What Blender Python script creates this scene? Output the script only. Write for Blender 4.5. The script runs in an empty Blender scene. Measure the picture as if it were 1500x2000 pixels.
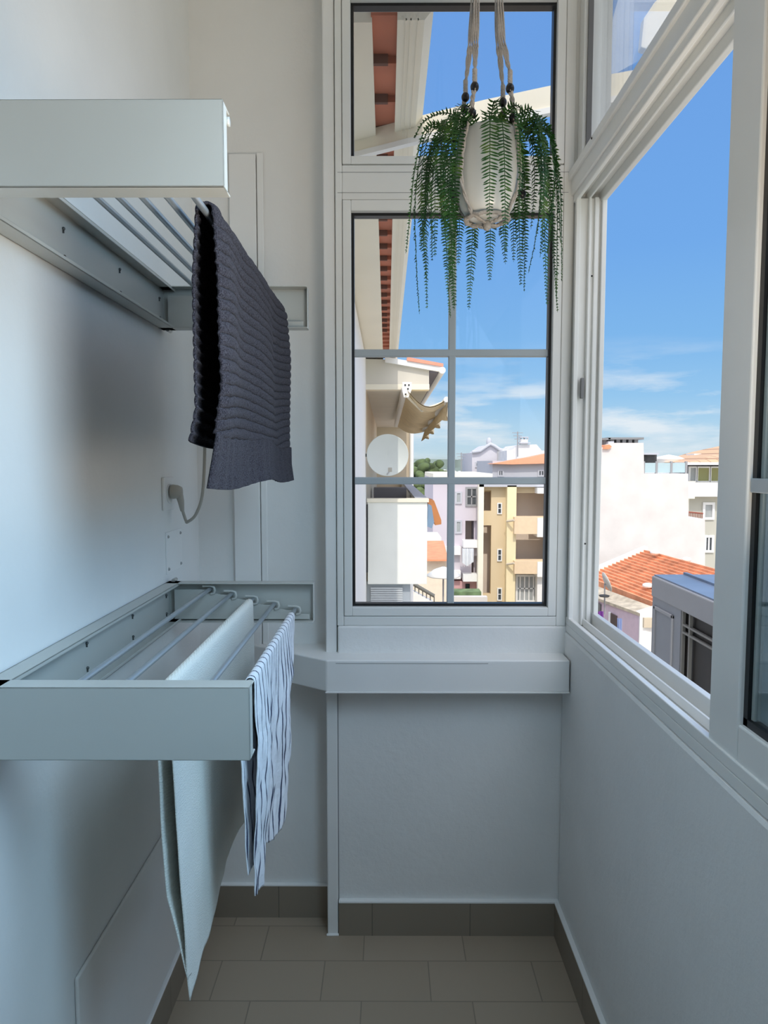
import bpy, bmesh, math, random
from mathutils import Vector, Matrix, noise
random.seed(7)
sc = bpy.context.scene
COL = sc.collection

# ------------------------------------------------------------ camera
F = 1336.0; TH = math.radians(4.15); YAW = 0.0037; CZ = 1.5
cam = bpy.data.cameras.new('camera'); co = bpy.data.objects.new('camera', cam); COL.objects.link(co)
co.location = (0, 0, CZ); co.rotation_euler = (math.pi/2 - TH, 0, YAW)
cam.sensor_fit = 'VERTICAL'; cam.sensor_height = 24.0; cam.lens = 24.0*F/2000.0
cam.clip_start = 0.02; cam.clip_end = 2000
sc.camera = co

# ------------------------------------------------------------ view
sc.view_settings.view_transform = 'Standard'; sc.view_settings.look = 'None'
sc.view_settings.gamma = 1.0; sc.view_settings.use_curve_mapping = False
sc.view_settings.exposure = 0.0

# ------------------------------------------------------------ sky
w = bpy.data.worlds.new('sky'); sc.world = w; w.use_nodes = True
nt = w.node_tree; nt.nodes.clear()
def N(t, typ, **k):
    n = t.nodes.new(typ)
    for a, v in k.items(): setattr(n, a, v)
    return n
def ramp(t, stops, interp='LINEAR'):
    r = N(t, 'ShaderNodeValToRGB'); r.color_ramp.interpolation = interp
    e = r.color_ramp.elements
    while len(e) > 1: e.remove(e[-1])
    e[0].position = stops[0][0]; c = stops[0][1]; e[0].color = (*c, 1) if len(c) == 3 else c
    for p, c in stops[1:]:
        x = e.new(p); x.color = (*c, 1) if len(c) == 3 else c
    return r
def srgb(r, g, b):
    def f(c):
        c /= 255.0
        return c/12.92 if c <= .04045 else ((c+.055)/1.055)**2.4
    return (f(r), f(g), f(b))
tc = N(nt, 'ShaderNodeTexCoord'); sp = N(nt, 'ShaderNodeSeparateXYZ'); nt.links.new(tc.outputs['Generated'], sp.inputs[0])
rz = ramp(nt, [(0.0, srgb(190, 205, 205)), (0.01, srgb(196, 220, 232)), (.05, srgb(176, 213, 238)), (.09, srgb(150, 199, 238)),
               (.16, srgb(128, 184, 236)), (.28, srgb(114, 170, 234)), (.5, srgb(108, 160, 228)), (1.0, srgb(100, 150, 220))])
nt.links.new(sp.outputs['Z'], rz.inputs[0])
mp = N(nt, 'ShaderNodeMapping'); mp.inputs['Scale'].default_value = (3.2, 3.2, 17.0); mp.inputs['Location'].default_value = (.3, .55, .1)
nt.links.new(tc.outputs['Generated'], mp.inputs[0])
nz = N(nt, 'ShaderNodeTexNoise'); nz.inputs['Scale'].default_value = 1.6; nz.inputs['Detail'].default_value = 8; nz.inputs['Roughness'].default_value = .58
nt.links.new(mp.outputs[0], nz.inputs[0])
cr = ramp(nt, [(.45, (0, 0, 0)), (.62, (1, 1, 1))]); nt.links.new(nz.outputs[0], cr.inputs[0])
em = ramp(nt, [(0.0, (.6, .6, .6)), (.07, (1, 1, 1)), (.12, (.4, .4, .4)), (.17, (0, 0, 0))]); nt.links.new(sp.outputs['Z'], em.inputs[0])
mu = N(nt, 'ShaderNodeMath', operation='MULTIPLY'); nt.links.new(cr.outputs[0], mu.inputs[0]); nt.links.new(em.outputs[0], mu.inputs[1])
mx = N(nt, 'ShaderNodeMix', data_type='RGBA'); nt.links.new(mu.outputs[0], mx.inputs[0]); nt.links.new(rz.outputs[0], mx.inputs[6]); mx.inputs[7].default_value = (*srgb(232, 240, 246), 1)
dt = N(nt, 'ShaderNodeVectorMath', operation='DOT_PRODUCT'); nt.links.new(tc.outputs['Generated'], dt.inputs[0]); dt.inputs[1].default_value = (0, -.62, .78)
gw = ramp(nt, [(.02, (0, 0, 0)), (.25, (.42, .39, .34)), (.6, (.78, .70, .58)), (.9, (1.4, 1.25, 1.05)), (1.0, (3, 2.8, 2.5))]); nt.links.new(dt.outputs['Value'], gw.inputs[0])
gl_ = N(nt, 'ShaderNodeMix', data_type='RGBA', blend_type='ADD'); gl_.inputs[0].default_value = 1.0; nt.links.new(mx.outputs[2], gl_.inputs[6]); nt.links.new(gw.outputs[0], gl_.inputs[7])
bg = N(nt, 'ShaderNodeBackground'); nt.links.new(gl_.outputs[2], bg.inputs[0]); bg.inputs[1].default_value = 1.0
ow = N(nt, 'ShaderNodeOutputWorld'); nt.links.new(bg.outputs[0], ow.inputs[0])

# ------------------------------------------------------------ sun, added fill lamps out of view
sl = bpy.data.lights.new('sun', 'SUN'); so = bpy.data.objects.new('sun', sl); COL.objects.link(so)
sl.energy = 2.1; sl.angle = math.radians(.53); sl.color = (1.0, .94, .84)
so.rotation_euler = Vector((0.0, .62, -.78)).to_track_quat('-Z', 'Y').to_euler(); so.location = (0, -5, 9)
def area(name, loc, to, sx, sy, e, col):
    l = bpy.data.lights.new(name, 'AREA'); o = bpy.data.objects.new(name, l); COL.objects.link(o)
    l.shape = 'RECTANGLE'; l.size = sx; l.size_y = sy; l.energy = e; l.color = col; o.location = loc
    o.rotation_euler = (Vector(to)-Vector(loc)).to_track_quat('-Z', 'Y').to_euler()
    return o
a1 = area('fill_cool_side', (.52, .60, 1.86), (-.60, 1.25, .75), .5, .95, 9, (.53, .77, 1.0))  # added cool fill lamp just inside the side window, out of view
a1.data.spread = math.radians(120)
a2 = area('fill_warm_side', (.52, .60, 1.40), (-.35, 1.3, 3.1), .5, .6, 7.5, (1.0, .83, .65))  # added warm fill lamp aimed upward, stands in for outside bounce
a2.data.spread = math.radians(115)
area('fill_behind_camera', (-.05, -1.45, 1.9), (0.05, 2.0, 1.6), .9, 1.6, .8, (1.0, .93, .82))  # added unseen fill lamp behind the camera, no door is built there

# ------------------------------------------------------------ helpers
R3 = Matrix.Rotation(YAW, 3, 'Z') @ Matrix.Rotation(math.pi/2-TH, 3, 'X')
def ray(px, py): return R3 @ Vector(((px-750)/F, -(py-1000)/F, -1))
def U(px, py, y=None, x=None, z=None):
    d = ray(px, py)
    if y is not None: t = y/d.y
    elif x is not None: t = x/d.x
    else: t = (z-CZ)/d.z
    return Vector((0, 0, CZ)) + d*t

class MB:
    def __init__(s): s.v = []; s.f = []; s.sm = []
    def add(s, vs, fs, smooth=False):
        b = len(s.v); s.v += [tuple(v) for v in vs]
        for f in fs: s.f.append(tuple(b+i for i in f)); s.sm.append(smooth)
        return s
    def box(s, x0, x1, y0, y1, z0, z1):
        return s.add([(x0,y0,z0),(x1,y0,z0),(x1,y1,z0),(x0,y1,z0),(x0,y0,z1),(x1,y0,z1),(x1,y1,z1),(x0,y1,z1)],
              [(0,3,2,1),(4,5,6,7),(0,1,5,4),(1,2,6,5),(2,3,7,6),(3,0,4,7)])
    def prism(s, pts, d):           # extrude closed polygon by vector d
        n = len(pts); d = Vector(d); a = [Vector(p) for p in pts]
        return s.add(a+[p+d for p in a], [tuple(range(n))[::-1], tuple(range(n, 2*n))]+[(i, (i+1) % n, n+(i+1) % n, n+i) for i in range(n)])
    def tube(s, pts, r, n=10, caps=True):
        pts = [Vector(p) for p in pts]; m = len(pts)
        rs = r if isinstance(r, (list, tuple)) else [r]*m
        up = Vector((0, 0, 1)); t0 = (pts[1]-pts[0]).normalized()
        if abs(t0.dot(up)) > .9: up = Vector((1, 0, 0))
        nrm = (up - t0*up.dot(t0)).normalized(); vs = []
        for i in range(m):
            t = (pts[min(i+1, m-1)]-pts[max(i-1, 0)]).normalized()
            nrm = (nrm - t*nrm.dot(t)).normalized(); bn = t.cross(nrm)
            for k in range(n):
                a = 2*math.pi*k/n; vs.append(pts[i]+(nrm*math.cos(a)+bn*math.sin(a))*rs[i])
        fs = [(i*n+k, i*n+(k+1) % n, (i+1)*n+(k+1) % n, (i+1)*n+k) for i in range(m-1) for k in range(n)]
        s.add(vs, fs, True)
        if caps: s.add([vs[k] for k in range(n)]+[vs[(m-1)*n+k] for k in range(n)], [tuple(range(n))[::-1], tuple(range(n, 2*n))])
        return s
    def lathe(s, prof, c, n=40, axis='z'):
        vs = []
        for r, h in prof:
            for k in range(n):
                a = 2*math.pi*k/n
                if axis == 'z': vs.append((c[0]+r*math.cos(a), c[1]+r*math.sin(a), c[2]+h))
                elif axis == 'y': vs.append((c[0]+r*math.cos(a), c[1]+h, c[2]+r*math.sin(a)))
                else: vs.append((c[0]+h, c[1]+r*math.cos(a), c[2]+r*math.sin(a)))
        fs = [(i*n+k, i*n+(k+1) % n, (i+1)*n+(k+1) % n, (i+1)*n+k) for i in range(len(prof)-1) for k in range(n)]
        return s.add(vs, fs, True)
    def ball(s, c, r, n=12, sz=1.0):
        return s.lathe([(max(r*math.sin(math.pi*i/8), 1e-5), -r*sz*math.cos(math.pi*i/8)) for i in range(9)], c, n)
    def build(s, name, mat, parent=None, bevel=0, seg=2):
        me = bpy.data.meshes.new(name); me.from_pydata(s.v, [], s.f); me.update()
        for p, sm in zip(me.polygons, s.sm): p.use_smooth = sm
        bm = bmesh.new(); bm.from_mesh(me); bmesh.ops.recalc_face_normals(bm, faces=bm.faces); bm.to_mesh(me); bm.free()
        o = bpy.data.objects.new(name, me); COL.objects.link(o); me.materials.append(mat)
        if parent: o.parent = parent; o.matrix_parent_inverse = Matrix.Translation(-parent.location) if parent.type == 'EMPTY' else Matrix.Identity(4)
        if bevel:
            b = o.modifiers.new('bevel', 'BEVEL'); b.width = bevel; b.segments = seg; b.limit_method = 'ANGLE'
        return o
def tag(o, label, cat, group=None, kind=None):
    o['label'] = label; o['category'] = cat
    if group: o['group'] = group
    if kind: o['kind'] = kind
    return o
def empty(name, loc, label=None, cat=None, group=None, kind=None):
    o = bpy.data.objects.new(name, None); COL.objects.link(o); o.location = loc; o.empty_display_size = .05
    if label: tag(o, label, cat, group)
    if kind: o['kind'] = kind
    return o
def struct(o): o['kind'] = 'structure'; return o
def poly(pts, D): return [U(a, b, y=D) for a, b in pts]

# ------------------------------------------------------------ materials
MATS = {}
def mat(name, col, rough=.5, metal=0, bump=0, bscale=60, var=0, vscale=6, spec=.5, detail=4):
    if name in MATS: return MATS[name]
    m = bpy.data.materials.new(name); m.use_nodes = True; t = m.node_tree; b = t.nodes['Principled BSDF']
    b.inputs['Roughness'].default_value = rough; b.inputs['Metallic'].default_value = metal; b.inputs['Specular IOR Level'].default_value = spec
    c = N(t, 'ShaderNodeTexCoord')
    v = max(var, .02)
    n = N(t, 'ShaderNodeTexNoise'); n.inputs['Scale'].default_value = vscale; n.inputs['Detail'].default_value = detail; t.links.new(c.outputs['Object'], n.inputs[0])
    r = ramp(t, [(.3, tuple(x*(1-v) for x in col)), (.7, tuple(min(1, x*(1+v)) for x in col))]); t.links.new(n.outputs[0], r.inputs[0]); t.links.new(r.outputs[0], b.inputs['Base Color'])
    if bump:
        n2 = N(t, 'ShaderNodeTexNoise'); n2.inputs['Scale'].default_value = bscale; n2.inputs['Detail'].default_value = 6; n2.inputs['Roughness'].default_value = .6; t.links.new(c.outputs['Object'], n2.inputs[0])
        bp = N(t, 'ShaderNodeBump'); bp.inputs['Strength'].default_value = bump; bp.inputs['Distance'].default_value = .004; t.links.new(n2.outputs[0], bp.inputs['Height']); t.links.new(bp.outputs[0], b.inputs['Normal'])
    MATS[name] = m; return m
def tilemat(name, c1, c2, mortar, w_, h_, m_, axes='xy', rough=.45, off=.5, loc=(0, 0, 0), bump=.3):
    m = bpy.data.materials.new(name); m.use_nodes = True; t = m.node_tree; b = t.nodes['Principled BSDF']; b.inputs['Roughness'].default_value = rough
    c = N(t, 'ShaderNodeTexCoord'); s = N(t, 'ShaderNodeSeparateXYZ'); cb = N(t, 'ShaderNodeCombineXYZ'); t.links.new(c.outputs['Object'], s.inputs[0])
    for i, a in enumerate(axes): t.links.new(s.outputs['xyz'.index(a)], cb.inputs[i])
    mp = N(t, 'ShaderNodeMapping'); mp.inputs['Location'].default_value = loc; t.links.new(cb.outputs[0], mp.inputs[0])
    k = N(t, 'ShaderNodeTexBrick'); k.offset = off; k.squash = 1; k.inputs['Scale'].default_value = 1; k.inputs['Brick Width'].default_value = w_; k.inputs['Row Height'].default_value = h_
    k.inputs['Mortar Size'].default_value = m_; k.inputs['Mortar Smooth'].default_value = .3
    k.inputs['Color1'].default_value = (*c1, 1); k.inputs['Color2'].default_value = (*c2, 1); k.inputs['Mortar'].default_value = (*mortar, 1)
    t.links.new(mp.outputs[0], k.inputs[0]); t.links.new(k.outputs[0], b.inputs['Base Color'])
    bp = N(t, 'ShaderNodeBump'); bp.invert = True; bp.inputs['Strength'].default_value = bump; bp.inputs['Distance'].default_value = .002; t.links.new(k.outputs['Fac'], bp.inputs['Height']); t.links.new(bp.outputs[0], b.inputs['Normal'])
    MATS[name] = m; return m
def glassmat(name, refl=.05, tint=(1, 1, 1)):
    m = bpy.data.materials.new(name); m.use_nodes = True; t = m.node_tree; t.nodes.clear()
    tr = N(t, 'ShaderNodeBsdfTransparent'); tr.inputs[0].default_value = (*tint, 1); gl = N(t, 'ShaderNodeBsdfGlossy'); gl.inputs['Roughness'].default_value = .01
    lw = N(t, 'ShaderNodeLayerWeight'); lw.inputs[0].default_value = .2
    mm = N(t, 'ShaderNodeMath', operation='MULTIPLY_ADD'); mm.inputs[1].default_value = .5; mm.inputs[2].default_value = refl; mm.use_clamp = True; t.links.new(lw.outputs['Fresnel'], mm.inputs[0])
    x = N(t, 'ShaderNodeMixShader'); t.links.new(mm.outputs[0], x.inputs[0]); t.links.new(tr.outputs[0], x.inputs[1]); t.links.new(gl.outputs[0], x.inputs[2])
    o = N(t, 'ShaderNodeOutputMaterial'); t.links.new(x.outputs[0], o.inputs[0]); MATS[name] = m; return m
plaster = mat('white_plaster', (.80, .80, .78), .75, bump=.22, bscale=45, var=.01)
plaster_r = mat('rough_white_plaster', (.80, .80, .78), .7, bump=.5, bscale=38, var=.015)
gloss_paint = mat('white_gloss_paint', (.82, .82, .80), .35, bump=.05, bscale=12)
alu = mat('white_aluminium', (.80, .80, .77), .3, bump=.02, bscale=8)
alu_g = mat('muntin_aluminium', (.42, .46, .48), .35)
gasket = mat('black_gasket', (.008, .008, .009), .4)
groove = mat('joint_line_grey', (.30, .30, .30), .6)  # flat grey for thin joint lines
caulk = mat('white_caulk', (.86, .86, .84), .5)
rackm = mat('rack_paint', (.50, .505, .47), .32, var=.01)
rackf = mat('rack_anodised', (.42, .46, .49), .28, metal=.55)
screw_m = mat('screw_steel', (.12, .13, .13), .35, metal=.8)
steel = mat('bright_steel', (.6, .6, .58), .25, metal=.9)
floor_t = tilemat('floor_tiles', (.36, .29, .215), (.385, .312, .235), (.24, .20, .155), .31, .155, .002, 'xy', .5, .37, (.07, .055, 0))
skirt_x = tilemat('skirting_tiles_rear', (.26, .218, .168), (.275, .23, .178), (.16, .135, .105), .31, .5, .002, 'xz', .5, .0, (.045, .2, 0))
skirt_y = tilemat('skirting_tiles_side', (.26, .218, .168), (.275, .23, .178), (.16, .135, .105), .31, .5, .002, 'yz', .5, .0, (.1, .2, 0))
glass = glassmat('window_glass', .004)
glass_s = glassmat('sash_glass', .05, (.82, .90, .93))

# ------------------------------------------------------------ room shell
XL, XR = -.60, .545; YB = -1.6; YW = 2.085; YR = 2.17; ZC = 3.05
def sbox(name, m, *a, bevel=0, parent=None):
    o = MB().box(*a).build(name, m, parent, bevel)
    if not parent: struct(o)
    return o
sbox('floor', floor_t, XL-.2, .75, YB-.1, 2.26, -.2, 0)
sbox('ceiling', plaster, XL-.2, .75, YB-.1, 2.25, ZC, ZC+.25)
sbox('wall_left', plaster, XL-.2, XL, YB-.1, 2.26, 0, ZC)
sbox('wall_back', plaster, XL-.2, .75, YB-.1, YB, 0, ZC)
PX0 = -.187
sbox('wall_rear', plaster, XL, PX0, YR, 2.26, 0, ZC)
m_ = MB().box(PX0+.037, .645, YW, 2.25, 0, .905)
struct(m_.build('wall_rear_low', plaster_r))
# plaster upstand between the ledge and the window frame
struct(MB().box(PX0+.037, XR+.01, 2.062, 2.25, .905, 1.0).build('wall_rear_upstand', plaster_r, None, .006, 3))
sbox('wall_right', plaster_r, XR, .645, YB, YW, 0, .985, bevel=.01)
sbox('wall_right_upper', plaster, XR, .75, YB, 2.25, 2.98, ZC)
sbox('wall_right_near', plaster, XR, .645, YB, .09, .985, 2.98)
# pillar beside the window, floor to ceiling
pil = struct(MB().box(PX0, PX0+.034, 2.072, 2.26, 0, ZC).build('trim_1', gloss_paint, None, .004, 3))
# rear recess: boxed pipe cover
pc = empty('pipe_cover', (-.42, YR, 1.7), 'white painted flat pipe cover on the rear wall behind the two drying racks', 'pipe cover')
a = U(446, 300, y=YR-.014); b_ = U(497, 300, y=YR-.014)
MB().box(a.x+.0, a.x+.082, YR-.014, YR, .9, a.z).build('cover_board', gloss_paint, pc, .002)
MB().box(a.x+.084, a.x+.104, YR-.010, YR, .9, a.z+.006).build('edge_strip', gloss_paint, pc, .003)
# ledge box (runs in front of the window wall and turns back at the left)
zt, zb, yl = .917, .822, 1.982
P = [(-.178, yl), (XR-.004, yl), (XR-.004, YW+.01), (-.15, YW+.01), (-.15, YR+.01), (-.45, YR+.01), (-.45, YR-.005)]
lg = struct(MB().prism([(x, y, zb) for x, y in P], (0, 0, zt-zb)).build('trim_2', gloss_paint, None, .004, 3))
MB().prism([(x, y, zb-.0035) for x, y in [(-.1815, yl-.004), (XR-.004, yl-.004), (XR-.004, yl+.02), (-.17, yl+.02)]], (0, 0, .0045)).build('ledge_bead', gloss_paint, lg, .001)
MB().box(-.15, .30, yl-.0006, yl+.001, zt-.010, zt-.0085).build('ledge_crack', groove, lg)
# groove beside pillar under the ledge
MB().box(PX0+.034, PX0+.037, 2.08, 2.09, .115, zb).build('pillar_gap', groove, pil)
# skirting with white caulk line
def skirting(name, m, bx, ck):
    o = sbox(name, m, *bx); MB().box(*ck).build('caulk_line', caulk, o, .001)
skirting('baseboard_rear', skirt_x, (PX0+.036, XR, 2.070, YW, 0, .108), (PX0+.036, XR, 2.0685, YW+.001, .108, .114))
skirting('baseboard_rear_left', skirt_x, (XL, PX0-.001, 2.156, YR, 0, .108), (XL, PX0-.001, 2.1545, YR, .108, .113))
skirting('baseboard_right', skirt_y, (XR-.013, XR, YB, 2.0695, 0, .108), (XR-.0145, XR, YB, 2.068, .108, .114))
skirting('baseboard_left', skirt_y, (XL, XL+.013, YB, 2.155, 0, .108), (XL, XL+.0145, YB, 2.155, .108, .114))
MB().box(PX0-.003, PX0+.036, 2.066, 2.074, 0, .006).build('pillar_caulk', caulk, pil, .002)
p0 = U(150, 1912, x=XL+.006); 
lp = struct(MB().box(XL, XL+.008, p0.y, 2.16, .12, p0.z).build('wall_left_board', gloss_paint, None, .004, 3))

# ------------------------------------------------------------ rear window (window_1)
YF = 2.066
w1 = struct(empty('window_1', (.2, YF, 1.0)))
fx0 = PX0+.036; fx1 = XR+.004
gl0 = U(690, 800, y=YF+.02).x; gr0 = U(1071, 800, y=YF+.02).x
zlb = U(880, 1181, y=YF+.02).z; zlt = U(880, 419, y=YF+.02).z
zub = U(880, 308, y=YF+.02).z; zut = U(880, 9, y=YF+.02).z
print('glass', gl0, gr0, zlb, zlt, zub, zut)
ZFB = 1.0; ZFT = 2.98
# outer frame ring + transom
o = MB()
sx0, sx1 = gl0-.030, gr0+.030      # sash outer
tz0, tz1 = zlt+.075, zub-.055      # transom faces between the sashes
s0t = zlt+.036; s1b = zub-.028
o.box(fx0, sx0, YF, YF+.07, ZFB, ZFT); o.box(sx1, fx1, YF, YF+.07, ZFB, ZFT)
o.box(sx0, sx1, YF, YF+.07, ZFB, zlb-.032); o.box(sx0, sx1, YF, YF+.07, s0t, s1b); o.box(sx0, sx1, YF, YF+.07, zut+.03, ZFT)
o.build('window_frame', alu, w1, .003)
def ring(o, x0, x1, z0, z1, wv, y0, y1):
    o.box(x0, x0+wv, y0, y1, z0, z1); o.box(x1-wv, x1, y0, y1, z0, z1)
    o.box(x0+wv, x1-wv, y0, y1, z0, z0+wv); o.box(x0+wv, x1-wv, y0, y1, z1-wv, z1)
    return o
for zb_, zt_, e0, e1 in ((zlb, zlt, zlb-.0305, s0t-.0015), (zub, zut, s1b+.0015, zut+.0285)):
    s = MB(); X0, X1 = sx0+.0015, sx1-.0015
    s.box(X0, gl0-.004, YF-.003, YF+.06, e0, e1); s.box(gr0+.004, X1, YF-.003, YF+.06, e0, e1)
    s.box(gl0-.004, gr0+.004, YF-.003, YF+.06, e0, zb_-.004); s.box(gl0-.004, gr0+.004, YF-.003, YF+.06, zt_+.004, e1)
    s.build('sash', alu, w1, .002)
    g = ring(MB(), gl0-.0045, gr0+.0045, zb_-.0045, zt_+.0045, .0085, YF+.018, YF+.045)
    g.build('gasket', gasket, w1)
    MB().box(gl0, gr0, YF+.030, YF+.034, zb_, zt_).build('pane', glass, w1)
# joint lines on the frame
j = MB(); j.box(sx0-.013, sx1+.013, YF-.0008, YF+.002, tz0-.02, tz0-.0188); j.box(sx0-.013, sx1+.013, YF-.0008, YF+.002, tz1+.005, tz1+.0062)
j.build('frame_joint', groove, w1)
mu_ = MB(); xm = U(882, 800, y=YF+.03).x
mu_.box(xm-.011, xm+.011, YF+.022, YF+.042, zlb, zlt)
for py in (690, 939):
    z = U(880, py, y=YF+.03).z; mu_.box(gl0, gr0, YF+.0215, YF+.0425, z-.011, z+.011)
mu_.build('muntin_bars', alu_g, w1, .003)
# corner post between the two windows
struct(MB().box(XR-.006, .646, YF+.004, 2.25, .985, ZFT).build('trim_3', alu, None, .006, 3))

# ------------------------------------------------------------ side window (window_2): open at the far end, sash pushed to the near end
w2 = struct(empty('window_2', (.6, 1.2, 1.0)))
XO = .637; Y1 = YF+.002; Y0 = .092; zA = .985; zS = 1.0; zTR0 = 2.265; zTR1 = 2.345
fr = MB()
fr.box(XR+.004, XO, Y0, Y1, zA, zS+.008)                      # bottom frame
for xa, xb, h in ((XR+.004, XR+.018, .030), (XR+.046, XR+.052, .030), (XO-.016, XO, .046)):
    fr.box(xa, xb, Y0, Y1, zS+.008, zS+h)                     # rails
fr.build('bottom_track', alu, w2, .002)
fr = MB(); fr.box(XR+.008, XO, Y1-.020, Y1, zS+.01, zTR0)
for xa, xb, d in ((XR+.003, XR+.016, .034), (XR+.040, XR+.047, .034), (XR+.058, XR+.070, .03), (XO-.014, XO, .034)):
    fr.box(xa, xb, Y1-d, Y1-.018, zS+.01, zTR0)
fr.build('jamb', alu, w2, .002)
fr = MB(); fr.box(XR+.010, XO, Y0, Y1, zTR0+.018, zTR1)
fr.box(XR-.014, XR+.012, Y0, Y1, zTR0+.055, zTR1); fr.box(XR-.005, XR+.011, Y0, Y1, zTR0+.012, zTR0+.06)
for xa, xb, h in ((XR+.002, XR+.014, -.008), (XR+.040, XR+.047, -.004), (XO-.016, XO, -.010)):
    fr.box(xa, xb, Y0, Y1, zTR0+h, zTR0+.03)
fr.build('transom', alu, w2, .003)
# upper fixed light
fr = MB(); fr.box(XR+.012, XO, Y1-.045, Y1, zTR1, 2.98); fr.box(XR+.012, XO, Y0, Y1-.045, 2.93, 2.98)
fr.box(XR+.012, XO, Y0, Y1-.045, zTR1, zTR1+.02)
fr.build('upper_frame', alu, w2, .003)
MB().box(XR+.05, XR+.056, Y0, Y1-.04, zTR1+.016, 2.935).build('upper_pane', glass, w2)
MB().box(XR+.022, XR+.036, Y1-.052, Y1-.044, zTR1+.02, 2.93).build('upper_gasket', mat('grey_gasket', (.16, .155, .15), .5), w2)
# sliding sash at near end
ya = U(1388, 1300, x=XR+.008).y; yb = U(1441, 1420, x=XR+.008).y
print('stile', ya, yb)
zs0 = zS+.014; zs1 = zTR0+.02
X0, X1 = XR+.008, XR+.042
def sash(X0, X1, ya, yb, yend):
    s = MB(); s.box(X0, X1, yb, ya, zs0, zs1); s.box(X0, X1, yend, yend+.07, zs0, zs1)
    s.box(X0, X1, yend+.07, yb, zs0, zs0+.075); s.box(X0, X1, yend+.07, yb, zs1-.07, zs1)
    r = s.build('sliding_sash', alu, w2, .003)
    g = MB(); y0_, y1_ = yend+.07, yb
    g.box(X0+.008, X1-.004, y1_-.012, y1_, zs0+.075, zs1-.07); g.box(X0+.008, X1-.004, y0_, y1_, zs0+.075, zs0+.087); g.box(X0+.008, X1-.004, y0_, y1_, zs1-.082, zs1-.07)
    g.build('sash_gasket', gasket, r)
    MB().box(X0+.012, X0+.016, y0_, y1_-.004, zs0+.08, zs1-.075).build('pane', glass_s, r)
    MB().box(X0+.024, X0+.028, y0_, y1_-.004, zs0+.08, zs1-.075).build('pane', glass_s, r)
    MB().box(X0+.014, X0+.026, y1_-.020, y1_-.012, zs0+.087, zs1-.082).build('spacer_bar', mat('spacer_alu', (.62, .60, .54), .5), r)
    z = U(1470, 947, x=X0+.02).z
    MB().box(X0+.004, X0+.012, y0_, y1_-.001, z-.011, z+.011).build('glazing_bar', alu_g, r, .002)
    return r
sash(X0, X1, ya, yb, .12)
s2 = MB(); s2.box(XO-.06, XO-.03, .98, 1.06, zs0, zs1); s2.box(XO-.06, XO-.03, .1, .98, zs0, zs0+.075); s2.box(XO-.06, XO-.03, .1, .98, zs1-.07, zs1)
s2.box(XO-.06, XO-.03, .1, .17, zs0+.07, zs1-.07)
r2 = s2.build('outer_sash', alu, w2, .003)
MB().box(XO-.047, XO-.043, .17, .98, zs0+.07, zs1-.07).build('pane', glass, r2)
# latch in the jamb and screw heads
p = U(1154, 752, x=XR+.03); MB().box(XR+.024, XR+.034, Y1-.040, Y1-.030, p.z-.03, p.z+.03).build('latch', mat('latch_grey', (.18, .18, .18), .4), w2, .002)
for px, py in ((1156, 539), (1143, 1062)):
    p = U(px, py, y=Y1-.034); MB().ball((p.x, Y1-.034, p.z), .0028, 8).build('screw', gasket, w2)
p = U(1156, 270, x=XR-.014); MB().ball((XR-.014, p.y, p.z), .003, 8).build('screw', gasket, w2)

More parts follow.
